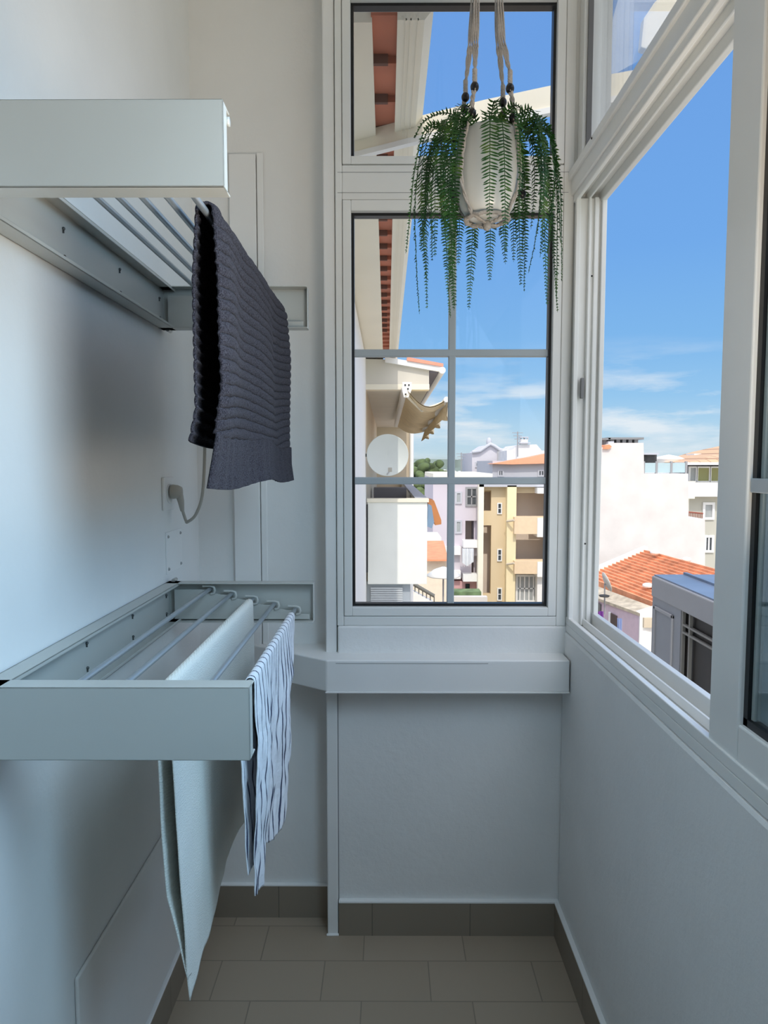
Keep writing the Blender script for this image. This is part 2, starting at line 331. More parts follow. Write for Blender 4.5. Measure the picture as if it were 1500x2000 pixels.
# ------------------------------------------------------------ drying racks
def rack(name, label, zt, yn, yf, xe, xb5, tilt=0):
    H = .108; zb = zt-H; t = .0025; xw = XL+.002
    root = empty(name, (XL, (yn+yf)/2, zb), label, 'drying rack', 'wall-mounted pull-out drying racks')
    ch = MB(); ch.box(xw, xw+.003, yn, yf, zb, zt); ch.box(xw, xw+.036, yn+.001, yf-.001, zt-t, zt); ch.box(xw, xw+.036, yn+.001, yf-.001, zb, zb+t)
    ch.box(xw+.034, xw+.036, yn+.003, yf-.003, zt-.008, zt); ch.box(xw+.034, xw+.036, yn+.003, yf-.003, zb, zb+.008)
    ch.build('wall_channel', rackm, root, .0012)
    for yy, fl, nm in ((yn, 1, 'front'), (yf, -1, 'rear')):
        e = MB(); y0, y1 = sorted((yy, yy+fl*.004)); ya_, yb_ = sorted((yy, yy+fl*.038))
        e.box(xw+.001, xe, y0, y1, zb, zt); e.box(xw+.001, xe, ya_, yb_, zt-t, zt); e.box(xw+.001, xe, ya_, yb_, zb, zb+t); 
        yc_, yd_ = sorted((yy, yy+fl*.022)); e.box(xe-t, xe, yc_, yd_, zb, zt)
        e.build('end_panel', rackm, root, .003)
    bars = []
    for k in range(5):
        f = k/4; x = -.482+(xb5+.482)*f; z = zt-.020-.056*f; bars.append((x, z))
    for yy, fl in ((yn, 1), (yf, -1)):
        y0, y1 = sorted((yy+fl*.016, yy+fl*.020)); pts = [(xw+.02, zb+.006), (xe-.012, zb+.006), (xe-.012, bars[4][1]-.012)]
        for k in (4, 3, 2, 1, 0):
            x, z = bars[k]; pts += [(x-.006, z-.012), (x-.006, z-.0005), (x-.028, z-.0005)] if k == 4 else [(x+.020, z-.012), (x-.006, z-.012), (x-.006, z-.0005), (x-.028, z-.0005)]
        pts += [(xw+.02, pts[-1][1])]
        MB().prism([(a, y0, b) for a, b in pts], (0, y1-y0, 0)).build('hook_rail', rackm, root, .0008)
        for x, z in bars:
            c = [(x-.018, z+.010), (x+.004, z+.010), (x+.013, z+.007), (x+.015, z-.002), (x+.013, z-.010), (x+.004, z-.012)]
            yh = yy+fl*.022; MB().tube([(a, yh, b) for a, b in c], .0035, 8).build('bar_hook', rackm, root)
    for x, z in bars:
        MB().tube([(x, yn+.006, z), (x, yf-.006, z)], .0055, 14).build('hanging_bar', rackf, root)
    for k in range(4):
        y = yn+.12+k*(yf-yn-.16)/3
        for dz in ((.022, -.028) if k != 0 else (.02,)):
            sc_ = MB(); sc_.ball((xw+.005, y, (zt+zb)/2+dz), .0032, 8); sc_.box(xw+.003, xw+.006, y-.001, y+.001, (zt+zb)/2+dz-.008, (zt+zb)/2+dz)
            sc_.build('screw', screw_m, root)
    for y in (yn+.006, yf-.006):
        zz = zt+.001 if zt < 1.5 else zb-.004
        MB().tube([(xw+.018, y-.014, zz+.003), (xw+.018, y+.010, zz+.003)], .0055, 12).build('hinge_pin', steel, root)
    return root, bars
rk1, ub = rack('drying_rack', 'upper wall drying rack above eye level with the dark towel on it', 1.960, .902, 1.86, -.208, -.278)
rk2, lb = rack('drying_rack', 'lower wall drying rack holding the white cloth and the striped towel', 1.175, .965, 1.86, -.198, -.250)
MB().lathe([(.0001, -.003), (.006, -.003), (.006, .003), (.0001, .003)], (-.2085, .93, 1.945), 14, 'x').build('end_cap', rackm, rk1)

# ------------------------------------------------------------ textiles
def cloth_mat(name, kind):
    m = bpy.data.materials.new(name); m.use_nodes = True; t = m.node_tree; b = t.nodes['Principled BSDF']
    b.inputs['Roughness'].default_value = .95; b.inputs['Specular IOR Level'].default_value = .1; b.inputs['Sheen Weight'].default_value = .04
    c = N(t, 'ShaderNodeTexCoord'); uv = c.outputs['UV']; nz = N(t, 'ShaderNodeTexNoise'); t.links.new(c.outputs['Object'], nz.inputs[0])
    if kind == 'terry':
        nz.inputs['Scale'].default_value = 420; nz.inputs['Detail'].default_value = 3
        r = ramp(t, [(.35, (.012, .011, .016)), (.64, (.070, .066, .082))]); t.links.new(nz.outputs[0], r.inputs[0]); t.links.new(r.outputs[0], b.inputs['Base Color'])
        bp = N(t, 'ShaderNodeBump'); bp.inputs['Strength'].default_value = .9; bp.inputs['Distance'].default_value = .003; t.links.new(nz.outputs[0], bp.inputs['Height']); t.links.new(bp.outputs[0], b.inputs['Normal'])
    elif kind == 'gauze':
        wv = N(t, 'ShaderNodeTexWave'); mp = N(t, 'ShaderNodeMapping'); mp.inputs['Rotation'].default_value = (0, 0, math.radians(18)); t.links.new(uv, mp.inputs[0]); t.links.new(mp.outputs[0], wv.inputs[0])
        wv.bands_direction = 'Y'; wv.inputs['Scale'].default_value = 60; wv.inputs['Distortion'].default_value = 5; wv.inputs['Detail'].default_value = 3; wv.inputs['Detail Scale'].default_value = 3
        b.inputs['Base Color'].default_value = (.80, .80, .74, 1)
        bp = N(t, 'ShaderNodeBump'); bp.inputs['Strength'].default_value = .45; bp.inputs['Distance'].default_value = .0016; t.links.new(wv.outputs[0], bp.inputs['Height']); t.links.new(bp.outputs[0], b.inputs['Normal'])
    else:
        s = N(t, 'ShaderNodeSeparateXYZ'); t.links.new(uv, s.inputs[0]); nz.inputs['Scale'].default_value = 16; nz.inputs['Detail'].default_value = 5
        ad = N(t, 'ShaderNodeMath', operation='MULTIPLY_ADD'); ad.inputs[1].default_value = .010; t.links.new(nz.outputs[0], ad.inputs[0]); t.links.new(s.outputs[0], ad.inputs[2])
        ml = N(t, 'ShaderNodeMath', operation='MULTIPLY'); ml.inputs[1].default_value = 1/.030; t.links.new(ad.outputs[0], ml.inputs[0])
        fr = N(t, 'ShaderNodeMath', operation='FRACT'); t.links.new(ml.outputs[0], fr.inputs[0])
        r = ramp(t, [(0, (.82, .84, .88)), (.40, (.82, .84, .88)), (.43, (.06, .07, .12)), (.55, (.06, .07, .12)), (.58, (.82, .84, .88))]); t.links.new(fr.outputs[0], r.inputs[0])
        t.links.new(r.outputs[0], b.inputs['Base Color'])
        n2 = N(t, 'ShaderNodeTexNoise'); n2.inputs['Scale'].default_value = 70; n2.inputs['Detail'].default_value = 5; t.links.new(c.outputs['Object'], n2.inputs[0])
        bp = N(t, 'ShaderNodeBump'); bp.inputs['Strength'].default_value = .8; bp.inputs['Distance'].default_value = .005; t.links.new(n2.outputs[0], bp.inputs['Height']); t.links.new(bp.outputs[0], b.inputs['Normal'])
    return m
def drape(name, m, bx, bz, y0, y1, Ll, Lr, xoff, yoff, ns=90, nt_=160, r=.009, thick=.0015, disp=None):
    """cloth over a bar along y. Ll(s), Lr(s): drops; xoff(side,s,d), yoff(side,s,d) offsets"""
    vs = []; uvs = []
    for i in range(ns+1):
        s = i/ns; y = y0+(y1-y0)*s; arc = math.pi*r; A, B = Ll(s), Lr(s)
        for j_ in range(nt_+1):
            u = -(A)+(A+B+arc)*j_/nt_
            if u < 0: side = -1; d = -u; x = bx-r; z = bz-d
            elif u > arc: side = 1; d = u-arc; x = bx+r; z = bz-d
            else: side = 0; d = 0; a = math.pi-u/r; x = bx+r*math.cos(a); z = bz+r*math.sin(a)
            n = Vector((0, 0, 0))
            if side: x += xoff(side, s, d); y_ = y+yoff(side, s, d)
            else: y_ = y
            if disp:
                h = disp(s, u, A, B)
                if side: x += side*h
                else: x += h*math.cos(a); z += h*math.sin(a)
            vs.append((x, y_, z)); uvs.append((s*(y1-y0), u))
    W = nt_+1; fs = [(i*W+j_, (i+1)*W+j_, (i+1)*W+j_+1, i*W+j_+1) for i in range(ns) for j_ in range(nt_)]
    me = bpy.data.meshes.new(name); me.from_pydata(vs, [], fs); me.update()
    ul = me.uv_layers.new(name='UVMap')
    for lp_ in me.loops: ul.data[lp_.index].uv = uvs[lp_.vertex_index]
    for p in me.polygons: p.use_smooth = True
    o = bpy.data.objects.new(name, me); COL.objects.link(o); me.materials.append(m)
    so_ = o.modifiers.new('thickness', 'SOLIDIFY'); so_.thickness = thick; so_.offset = 0
    return o
S = math.sin
def nse(a, b, c=0): return noise.noise(Vector((a, b, c)))
# dark towel
def tx(side, s, d):
    near = max(0, 1-s*2.2)
    fl = .010*side*min(1, d/.1)*(.5+.5*S(5*s))
    if side > 0: return .006*S(13*s+1)*min(1, d/.12) + .004*nse(s*6, d*5) + fl*.5 - near*.024*max(0, (d-.26)/.15) + .006*max(0, (d-.39)/.05)*(1-near)
    return -.006*min(1, d/.1) - near*.016*max(0, (d-.30)/.07)
def tdisp(s, u, A, B):
    d = B - (u-math.pi*.009)          # distance from the right hem
    wob = .009*S(s*6.2+.4)+.006*nse(s*5, u*7)+.0025*nse(s*30, u*12)
    v = (u+wob+.03*s)/.0185
    rib = abs(math.sin(math.pi*v))**.33
    edge = min(1, min(s, 1-s)/.03)
    if d < .085: rib = .75+.12*S(s*90+3*nse(s*8, 2))*1
    else: rib *= .45+.55*edge
    return .0085*rib
def ty(side, s, d): return (.010*S(d*9)+.012*max(0, (d-.38)/.06))*(1 if s > .5 else -.4)*abs(2*s-1)
tw = drape('hand_towel', cloth_mat('charcoal_terry', 'terry'), ub[4][0], ub[4][1], 1.075, 1.835, lambda s: .350+.01*S(7*s), lambda s: .425+.006*S(9*s)+.004*s,
           tx, ty, 120, 560, .0095, .004, tdisp)
tag(tw, 'charcoal ribbed terry towel hanging over the outer bar of the upper rack', 'towel')
# off-white cloth
def cx(side, s, d):
    g = min(1, d/.25)
    far = s
    w_ = (.012*S(7.5*s+2.2*d+.4)*far+.010*nse(s*3.2, d*2.5, 3)*far+.003*nse(s*14, d*9, 5))*g
    dr = .022*(1-s)*max(0, d-.1)/.45
    if side < 0: return w_-.007*g+dr+.022*max(0, (d-.36)/.15)*(1-s)
    return w_+.001*g+dr*.7+.010*S(3*s+1.5)*g*far
def cy(side, s, d): return (.02*max(0, d-.3)/.3)*(1-s)
cl = drape('linen_cloth', cloth_mat('cream_gauze', 'gauze'), lb[2][0], lb[2][1], 1.10, 1.80, lambda s: .515+.012*S(6*s), lambda s: .520-.01*s+.014*S(8*s)+.035*max(0, 1-s*7), cx, cy, 110, 170, .010, .0018)
tag(cl, 'plain off-white cloth hanging over the middle bar of the lower rack', 'cloth')
# striped towel
def sx_(side, s, d):
    g = min(1, d/.12)
    return side*.004*g + .011*S(11*s+1.5*d)*g+.010*nse(s*7, d*5, 8)*g+.005*nse(s*22, d*14, 2)*g+.0035*nse(s*60, d*22, 4)*g + (.006*g-.022*(1-s)*min(1, d/.35)-.022*s*d/.4 if side > 0 else -.012*g+.010*d/.4)
def sy_(side, s, d): return (.04*(1-s)*max(0, d-.2) if side > 0 else .0)-.06*s*d+.012*S(d*20+1)*s*min(1, d/.1)
def sR(s):
    return .415+.03*min(1, s*1.6)-.10*max(0, (s-.72)/.28)+.012*S(15*s)
st = drape('striped_towel', cloth_mat('striped_muslin', 'stripe'), lb[4][0], lb[4][1], 1.225, 1.77, lambda s: .37-.03*s+.01*S(9*s), sR, sx_, sy_, 170, 170, .0085, .0016)
tag(st, 'white towel with thin dark blue stripes on the outer bar of the lower rack', 'towel')

# ------------------------------------------------------------ wall socket, plug, cable, blank plate
pw = mat('white_plastic', (.80, .80, .79), .35); pg = mat('grey_plug_plastic', (.42, .40, .35), .5)
a = U(314, 930, x=XL+.006); b_ = U(344, 992, x=XL+.006)
so1 = empty('wall_socket', (XL, (a.y+b_.y)/2, 1.42), 'white wall socket on the left wall beneath the upper rack', 'socket')
yc = (a.y+b_.y)/2; zc = 1.415
MB().box(XL, XL+.008, yc-.042, yc+.042, zc-.045, zc+.045).build('face_plate', pw, so1, .003)
MB().lathe([(.0001, .008), (.026, .008), (.027, .010), (.024, .0105), (.022, .009), (.0001, .009)], (XL, yc, zc), 28, 'x').build('socket_ring', pw, so1)
pl = empty('power_plug', (XL+.01, yc, zc), 'grey angled plug and short cord in the wall socket', 'plug')
MB().lathe([(.0001, .011), (.019, .011), (.020, .016), (.018, .030), (.013, .040), (.0001, .042)], (XL, yc+.005, zc+.005), 20, 'x').build('plug_body', pg, pl)
MB().tube([(XL+.032, yc+.006, zc), (XL+.036, yc+.010, zc-.022), (XL+.038, yc+.014, zc-.048)], [.011, .009, .0055], 12).build('strain_relief', pg, pl)
q0 = Vector((XL+.038, yc+.014, zc-.045)); q3 = U(397, 950, y=1.845); q4 = Vector((-.505, 1.853, 1.852))
pts = [q0, q0+Vector((.006, .01, -.03)), U(367, 1019, y=1.87), U(384, 1002, y=1.86), q3, (q3*.55+q4*.45)+Vector((.01, 0, 0)), q4]
def smooth(pts, n=8):
    out = []; P_ = [Vector(p) for p in pts]
    for i in range(len(P_)-1):
        p0, p1, p2, p3 = P_[max(i-1, 0)], P_[i], P_[i+1], P_[min(i+2, len(P_)-1)]
        for k in range(n):
            t = k/n; out.append(.5*((2*p1)+(p2-p0)*t+(2*p0-5*p1+4*p2-p3)*t*t+(3*p1-p0-3*p2+p3)*t**3))
    return out+[P_[-1]]
MB().tube(smooth(pts), .0042, 10).build('power_cord', pg, pl)
a = U(325, 1062, x=XL+.003); b_ = U(357, 1138, x=XL+.003)
bp_ = empty('blank_plate', (XL, (a.y+b_.y)/2, 1.24), 'white painted blanking plate with four screws beneath the socket', 'cover plate')
MB().box(XL, XL+.003, a.y, b_.y, 1.195, 1.31).build('plate', gloss_paint, bp_, .001)
for yy in (a.y+.015, b_.y-.015):
    for zz in (1.208, 1.297): MB().ball((XL+.003, yy, zz), .0045, 10).build('screw', mat('painted_screw', (.35, .35, .34), .5), bp_)

# ------------------------------------------------------------ hanging fern
PD = 1.45; pc0 = U(952, 350, y=PD); pcx = pc0.x
zt_p = U(952, 262, y=PD).z; zb_p = U(952, 428, y=PD).z
print('pot', pcx, zt_p, zb_p)
ceramic = mat('white_ceramic', (.74, .74, .71), .15)
Hh = zt_p-zb_p; Rr = .066
pf = empty('potted_fern', (pcx, PD, zb_p), 'green fern in a round white pot hanging at the rear window', 'potted plant')
MB().lathe([(.0001, 0), (.030, 0), (.042, .004), (.054, .022), (.062, .05), (Rr, .09), (.064, .13), (.060, Hh-.004), (.058, Hh), (.055, Hh), (.056, .13), (.05, .11), (.0001, .11)], (pcx, PD, zb_p), 48).build('pot', ceramic, pf)
MB().lathe([(.0001, .0), (.03, .003), (.056, 0)], (pcx, PD, zb_p+.135), 24).build('soil', mat('dark_soil', (.02, .015, .01), .9, bump=.5), pf)
def leafmat():
    m = bpy.data.materials.new('fern_green'); m.use_nodes = True; t = m.node_tree; b = t.nodes['Principled BSDF']
    c = N(t, 'ShaderNodeTexCoord'); n = N(t, 'ShaderNodeTexNoise'); n.inputs['Scale'].default_value = 22; n.inputs['Detail'].default_value = 3; t.links.new(c.outputs['Object'], n.inputs[0])
    r = ramp(t, [(.34, (.012, .055, .011)), (.55, (.028, .105, .014)), (.72, (.11, .19, .025))]); t.links.new(n.outputs[0], r.inputs[0]); t.links.new(r.outputs[0], b.inputs['Base Color'])
    b.inputs['Roughness'].default_value = .45
    tl = N(t, 'ShaderNodeBsdfTranslucent'); t.links.new(r.outputs[0], tl.inputs[0]); x = N(t, 'ShaderNodeMixShader'); x.inputs[0].default_value = .35
    o = t.nodes['Material Output']; t.links.new(b.outputs[0], x.inputs[1]); t.links.new(tl.outputs[0], x.inputs[2]); t.links.new(x.outputs[0], o.inputs[0])
    return m
fern = leafmat()
def frond(az, reach, drop, rise, seed, leaf=.017, curl=0.0):
    rnd = random.Random(seed); ca, sa = math.cos(az), math.sin(az); n = 60
    st_ = .035
    ctrl = [(st_*.4, 0), (st_+reach*.35, rise), (st_+reach*.8, rise*.75), (st_+reach*1.0, -drop*.3), (st_+reach*(.98+curl), -drop*.7), (st_+reach*(.92+curl*2.2), -drop)]
    sway = rnd.uniform(-.02, .02)
    P_ = [Vector((pcx+r*ca - sa*sway*k/5, PD+r*sa*.92+ca*sway*k/5, zt_p-.012+z)) for k, (r, z) in enumerate(ctrl)]
    path = smooth(P_, 12)
    L = [0]
    for i in range(1, len(path)): L.append(L[-1]+(path[i]-path[i-1]).length)
    tot = L[-1]
    def at(s):
        s = min(max(s, 0), tot-1e-6)
        for i in range(1, len(L)):
            if L[i] >= s:
                f = (s-L[i-1])/max(1e-9, L[i]-L[i-1]); return path[i-1].lerp(path[i], f), (path[i]-path[i-1]).normalized()
    mb = MB(); m = len(path)
    mb.tube(path[::2]+[path[-1]], [.0014*(1-.75*i/(len(path[::2]))) for i in range(len(path[::2])+1)], 5, False)
    out = Vector((ca, sa, 0)); tang = Vector((-sa, ca, 0))
    step = .0066; s = .035
    tw0 = rnd.uniform(-.5, .5)
    while s < tot-.003:
        p, t = at(s); f = s/tot
        side = (t.cross(out) if abs(t.dot(out)) < .97 else tang)
        side = (tang - t*tang.dot(t)).normalized()
        nrm = side.cross(t).normalized()
        side = (Matrix.Rotation(tw0*f*1.6, 3, t) @ side); nrm = side.cross(t).normalized()
        ln = leaf*min(1, .45+f*2.5)*(1-.80*max(0, (f-.50)/.50)**1.3)
        for sg in (-1, 1):
            d = (side*sg + t*rnd.uniform(.18, .42) - nrm*sg*0+nrm*rnd.uniform(-.28, .12)).normalized()
            l = ln*rnd.uniform(.86, 1.08); wd = .0023*(.5+.5*ln/leaf)
            q = t*wd; a0 = p+t*rnd.uniform(-.001, .001); mid = a0+d*l*.5+nrm*.0012; tip = a0+d*l+t*l*.16-nrm*.0015
            mb.add([a0-q*.5, a0+q*.5, mid+q, mid-q*.8, tip, a0+d*l*.8+q*.75+t*l*.05, a0+d*l*.8-q*.5+t*l*.05],
                   [(0, 1, 2, 3), (3, 2, 5, 6), (6, 5, 4)])
        s += step
    return mb
fid = 0
azs = [math.pi*f for f in (-.02, .03, .09, -.08, .15, -.14, .21, -.2, .06, -.05, .98, 1.03, .92, 1.08, .87, 1.14, .81, 1.2, .95, 1.06, 1.27, 1.33, 1.47, 1.66, 1.75, 1.52, .3, .4, .5, .6, .7, .35, .55, .65, .45)]
for k, az in enumerate(azs):     # long hanging outer fronds all the way round
    az += random.uniform(-.08, .08); sd_ = abs(math.cos(az))
    frond(az, random.uniform(.055, .075)+.055*sd_*random.uniform(.4, 1), random.uniform(.19, .35), random.uniform(.004, .03), 100+k, leaf=random.uniform(.017, .021), curl=random.uniform(-.08, .12)).build('frond', fern, pf)
for k in range(16):     # mid fronds
    az = 2*math.pi*k/16+.2
    if math.sin(az) < -.55: continue
    frond(az, random.uniform(.05, .09), random.uniform(.10, .22), random.uniform(.01, .035), 300+k, leaf=.018).build('frond', fern, pf)
for az, re, dr, ri in ((math.pi*1.02, .115, -.01, .050), (.1, .09, .02, .035), (math.pi*.6, .05, -.03, .05), (math.pi*1.5, .04, -.02, .05), (-.9, .07, .01, .04), (3.9, .07, .02, .045), (1.0, .06, .0, .05)):
    frond(az, re, dr, ri, int(az*100), leaf=.013).build('frond', fern, pf)
# macrame hanger
rope = mat('cotton_rope', (.48, .44, .40), .9, bump=.6, bscale=900, var=.15, vscale=300)
bead_m = mat('black_wood_bead', (.006, .005, .005), .3)
ph = empty('plant_hanger', (pcx, PD, ZC), 'off-white knotted rope plant hanger with black beads around the white pot', 'plant hanger')
def strand(pts, r=.0032, tw_=2, knots=False, nm='cord'):
    path = smooth(pts, 14); mb = MB()
    for k in range(tw_):
        q = []
        for i, p in enumerate(path):
            a = i*.55+k*2*math.pi/tw_; q.append(p+Vector((math.cos(a), math.sin(a), 0))*r*.65)
        mb.tube(q, r*.8, 7)
    return mb.build(nm, rope, ph)
top = Vector((pcx-.002, PD, ZC-.02))
def B3(px, py, dy): return U(px, py, y=PD+dy)
cords = [  # hanging strand through frame top, bead (upper), bead (lower), pot rim
    ((931, 0), (927, 170), (922, 221), (894, 300), -.055), ((925, 0), (909, 190), (907, 214), (893, 330), .05),
    ((972, 0), (982, 200), (981, 226), (1005, 330), .055), ((977, 0), (996, 173), (1002, 230), (1012, 300), -.05)]
low = Vector((pcx, PD, zb_p-.012))
for k, (c0, c1, c2, c3, dy) in enumerate(cords):
    p0, p1, p2 = B3(*c0, dy*.25), B3(*c1, dy*.8), B3(*c2, dy*.95)
    sg = -1 if k < 2 else 1
    p3 = Vector((pcx+sg*(.053), PD+dy*.9, zt_p-.03)); p4 = Vector((pcx+sg*.058, PD+dy*.85, zb_p+.06)); p5 = Vector((pcx+sg*.036, PD+dy*.6, zb_p+.0))
    for off in (-.0045, .0, .0045):
        mb_pts = [top+Vector((off*.6+sg*.006, 0, 0)), p0+Vector((off, 0, 0)), p0.lerp(p1, .6)+Vector((off*.7, .002, 0)), p1+Vector((0, 0, .03))]
        strand(mb_pts, .0020, 2)
    strand([p1+Vector((0, 0, .034)), p1+Vector((0, 0, .018)), p1], .0036, 3, nm='knot')
    strand([p1, p1.lerp(p2, .5)+Vector((.002*sg, 0, 0)), p2], .0036, 2)
    strand([p2, p3, p4, p5], .0030, 2)
    MB().ball(p1, .0085, 16, 1.15).build('bead', bead_m, ph)
    MB().ball(p2, .0082, 16, 1.1).build('bead', bead_m, ph)
for px, py, dy in ((891, 386, .0), (1014, 392, .0)):
    p = Vector((pcx+(-.0715 if px < 950 else .0715), PD, zb_p+.05)); MB().ball(p, .0082, 16, 1.1).build('bead', bead_m, ph)
# net ring below the pot and knot tail
rg = [(pcx+.043*math.cos(a*math.pi/12), PD+.043*math.sin(a*math.pi/12), zb_p-.001+.0015*S(a*3)) for a in range(25)]
strand(rg, .0042, 2, nm='net_ring')
for k in range(4):
    a = math.pi/4+k*math.pi/2; strand([(pcx+.043*math.cos(a), PD+.043*math.sin(a), zb_p-.002), (pcx+.02*math.cos(a), PD+.02*math.sin(a), zb_p-.007), (pcx, PD, zb_p-.010)], .003, 2)
MB().ball((pcx, PD, zb_p-.013), .009, 12, 1.2).build('knot', rope, ph)
MB().lathe([(.0001, 0), (.012, 0), (.006, -.012), (.0001, -.03)], (pcx, PD, ZC), 16).build('ceiling_hook', steel, ph)

# ============================================================ OUTSIDE
def em_(c, k=1.0): return tuple(min(1, x*k) for x in c)
white_out = mat('lime_white_wall', (.69, .665, .635), .9, bump=.8, bscale=2.5, var=.07, vscale=1.3, detail=10)
cream_out = mat('cream_render', (.86, .80, .66), .8, var=.03, vscale=2)
shell_out = mat('pale_facade', (.86, .85, .82), .85, var=.02)
tan_out = mat('tan_loggia_render', (.62, .53, .40), .85, var=.05, vscale=1.5)
terracotta = mat('terracotta', (.50, .17, .10), .8, var=.18, vscale=5)
orange_tile = mat('orange_roof_tile', (.80, .33, .17), .8, var=.12, vscale=3)
grey_out = mat('grey_render', (.50, .51, .55), .85, var=.03)  # plain grey wall colour, also used on small trim
lilac_out = mat('lilac_render', (.60, .55, .60), .9, var=.03, vscale=.5)
yellow_out = mat('ochre_render', (.66, .53, .34), .9, var=.05, vscale=.4)
yellow_sunlit = mat('sunlit_yellow_paint', (.86, .73, .46), .9, var=.02)  # lighter yellow with sunlight painted into the colour
dark_glass = mat('dark_window_pane', (.06, .07, .08), .15, var=.2)
grey_pane = mat('curtained_pane', (.36, .38, .38), .3, var=.15, vscale=2)
wframe = mat('white_window_frame', (.8, .8, .78), .5)
recess_m = mat('loggia_recess', (.82, .70, .60), .9, var=.08, vscale=.6)
grey_alu = mat('grey_aluminium', (.30, .30, .31), .45)

def facade(parent, name, m, px0, px1, py0, zbot, D, T, holes=(), thick=.35, pane=None):
    """front wall in plane y=D with rectangular openings, closed box behind"""
    a = U(px0, py0, y=D); b = U(px1, py0, y=D); X0, X1, Z1 = a.x, b.x, a.z
    H = []
    for h in holes:
        p = U(h[0], h[1], y=D); q = U(h[2], h[3], y=D); H.append((p.x, q.x, q.z, p.z))
    xs = sorted({X0, X1}|{v for h in H for v in h[:2]}); zs = sorted({zbot, Z1}|{v for h in H for v in h[2:]})
    xs = [v for v in xs if X0 <= v <= X1]; zs = [v for v in zs if zbot <= v <= Z1]
    o = MB()
    for i in range(len(xs)-1):
        for k in range(len(zs)-1):
            cx_, cz_ = (xs[i]+xs[i+1])/2, (zs[k]+zs[k+1])/2
            if any(h[0] < cx_ < h[1] and h[2] < cz_ < h[3] for h in H): continue
            o.box(xs[i], xs[i+1], D, D+thick, zs[k], zs[k+1])
    o.box(X0, X0+.3, D+thick, D+T, zbot, Z1); o.box(X1-.3, X1, D+thick, D+T, zbot, Z1); o.box(X0+.31, X1-.31, D+thick, D+T-.02, Z1-.3, Z1-.01)
    r = o.build(name, m, parent)
    if holes: MB().box(X0+.3, X1-.3, D+1.5, D+1.7, zbot, Z1-.3).build('inner_wall', pane or recess_m, parent)
    return r
def win(parent, x0, y0, x1, y1, D, pane=dark_glass, fr=wframe, w_=.1, nx=2, nz=1, dep=.08, nm='window'):
    a = U(x0, y0, y=D); b = U(x1, y1, y=D); o = ring(MB(), a.x, b.x, b.z, a.z, w_, D-dep, D+.05)
    for i in range(1, nx):
        x = a.x+(b.x-a.x)*i/nx; o.box(x-w_*.3, x+w_*.3, D-dep*.7, D+.05, b.z, a.z)
    for i in range(1, nz):
        z = b.z+(a.z-b.z)*i/nz; o.box(a.x, b.x, D-dep*.7, D+.05, z-w_*.3, z+w_*.3)
    f = o.build(nm, fr, parent); MB().box(a.x+w_*.5, b.x-w_*.5, D-.02, D+.04, b.z+w_*.5, a.z-w_*.5).build('pane', pane, f); return f
GZ = -10.0
gnd = MB().box(-600, 900, 2.6, 1500, GZ-.5, GZ).build('ground', mat('courtyard_ground', (.60, .53, .43), .95, var=.2, vscale=.05)); struct(gnd)

# --- our own building's facade running away on the left, with its eave
XF = -.275
fb = empty('apartment_building', (-2, 5, GZ), 'pale apartment facade and tiled eave running away at the left of the rear window', 'building')
MB().box(-3.5, XF, 2.29, 9.2, GZ, 2.88).build('facade', shell_out, fb)
MB().box(-3.5, -.047, 2.29, 9.6, 2.9, 2.96).build('soffit_board', cream_out, fb)
gt = MB()
gt.prism([(.034, 2.27, 2.895), (.12, 2.27, 2.895), (.149, 2.27, 2.93), (.149, 2.27, 3.02), (.034, 2.27, 3.02)], (0, 7.35, 0))
for xx in (.060, .075, .098): gt.box(xx, xx+.004, 2.27, 9.62, 2.892, 2.9)
gt.build('gutter', cream_out, fb)
for k in range(28):
    y = 2.28+k*.262
    MB().add([(-.05, y, 2.915), (.036, y, 2.915), (.036, y+.262, 2.94), (-.05, y+.262, 2.94), (-.05, y, 2.955), (.036, y, 2.955), (.036, y+.262, 2.975), (-.05, y+.262, 2.975)],
             [(0, 3, 2, 1), (4, 5, 6, 7), (0, 1, 5, 4), (1, 2, 6, 5), (2, 3, 7, 6), (3, 0, 4, 7)]).build('eave_tile', terracotta, fb)
    MB().box(-.05, .005, y+.245, y+.262, 2.906, 2.94).build('tile_batten', mat('old_batten', (.16, .08, .06), .9), fb) if k < 20 else None
MB().box(-.06, .145, 2.27, 9.6, 2.985, 3.03).build('roof_deck', tan_out, fb)
# --- beam crossing above outside the window
def sweep(path, wv, h, m, name, parent=None):
    o = MB()
    for i in range(len(path)-1):
        a, b = Vector(path[i]), Vector(path[i+1]); d = (b-a).normalized(); s_ = Vector((d.y, -d.x, 0)).normalized()*wv/2; u_ = Vector((0, 0, h/2))
        o.add([a-s_-u_, a+s_-u_, a+s_+u_, a-s_+u_, b-s_-u_, b+s_-u_, b+s_+u_, b-s_+u_], [(0, 1, 2, 3), (7, 6, 5, 4), (0, 4, 5, 1), (1, 5, 6, 2), (2, 6, 7, 3), (3, 7, 4, 0)])
    return o.build(name, m, parent)
bA = [U(688, 287, y=3.13), U(800, 258, y=3.0), U(950, 222, y=2.85), U(1078, 196, y=2.72), U(1235, 168, y=2.58), U(1285, 158, y=2.52)]
bm_ = empty('awning_beam', bA[0], 'cream beam rising to the right outside the upper rear window', 'beam')
sweep(bA, .05, .085, cream_out, 'beam', bm_)
sweep([p+Vector((0, -.02, -.05)) for p in bA], .03, .022, shell_out, 'lower_lip', bm_)
cn = empty('canopy', U(1230, 60, y=3.0), 'translucent pale canopy sheet with a cream end piece outside the high side window', 'canopy')
def alpha_mat():
    m = bpy.data.materials.new('translucent_sheet'); m.use_nodes = True; t = m.node_tree; b = t.nodes['Principled BSDF']; b.inputs['Base Color'].default_value = (.8, .85, .9, 1); b.inputs['Alpha'].default_value = .25; b.inputs['Roughness'].default_value = .4; return m
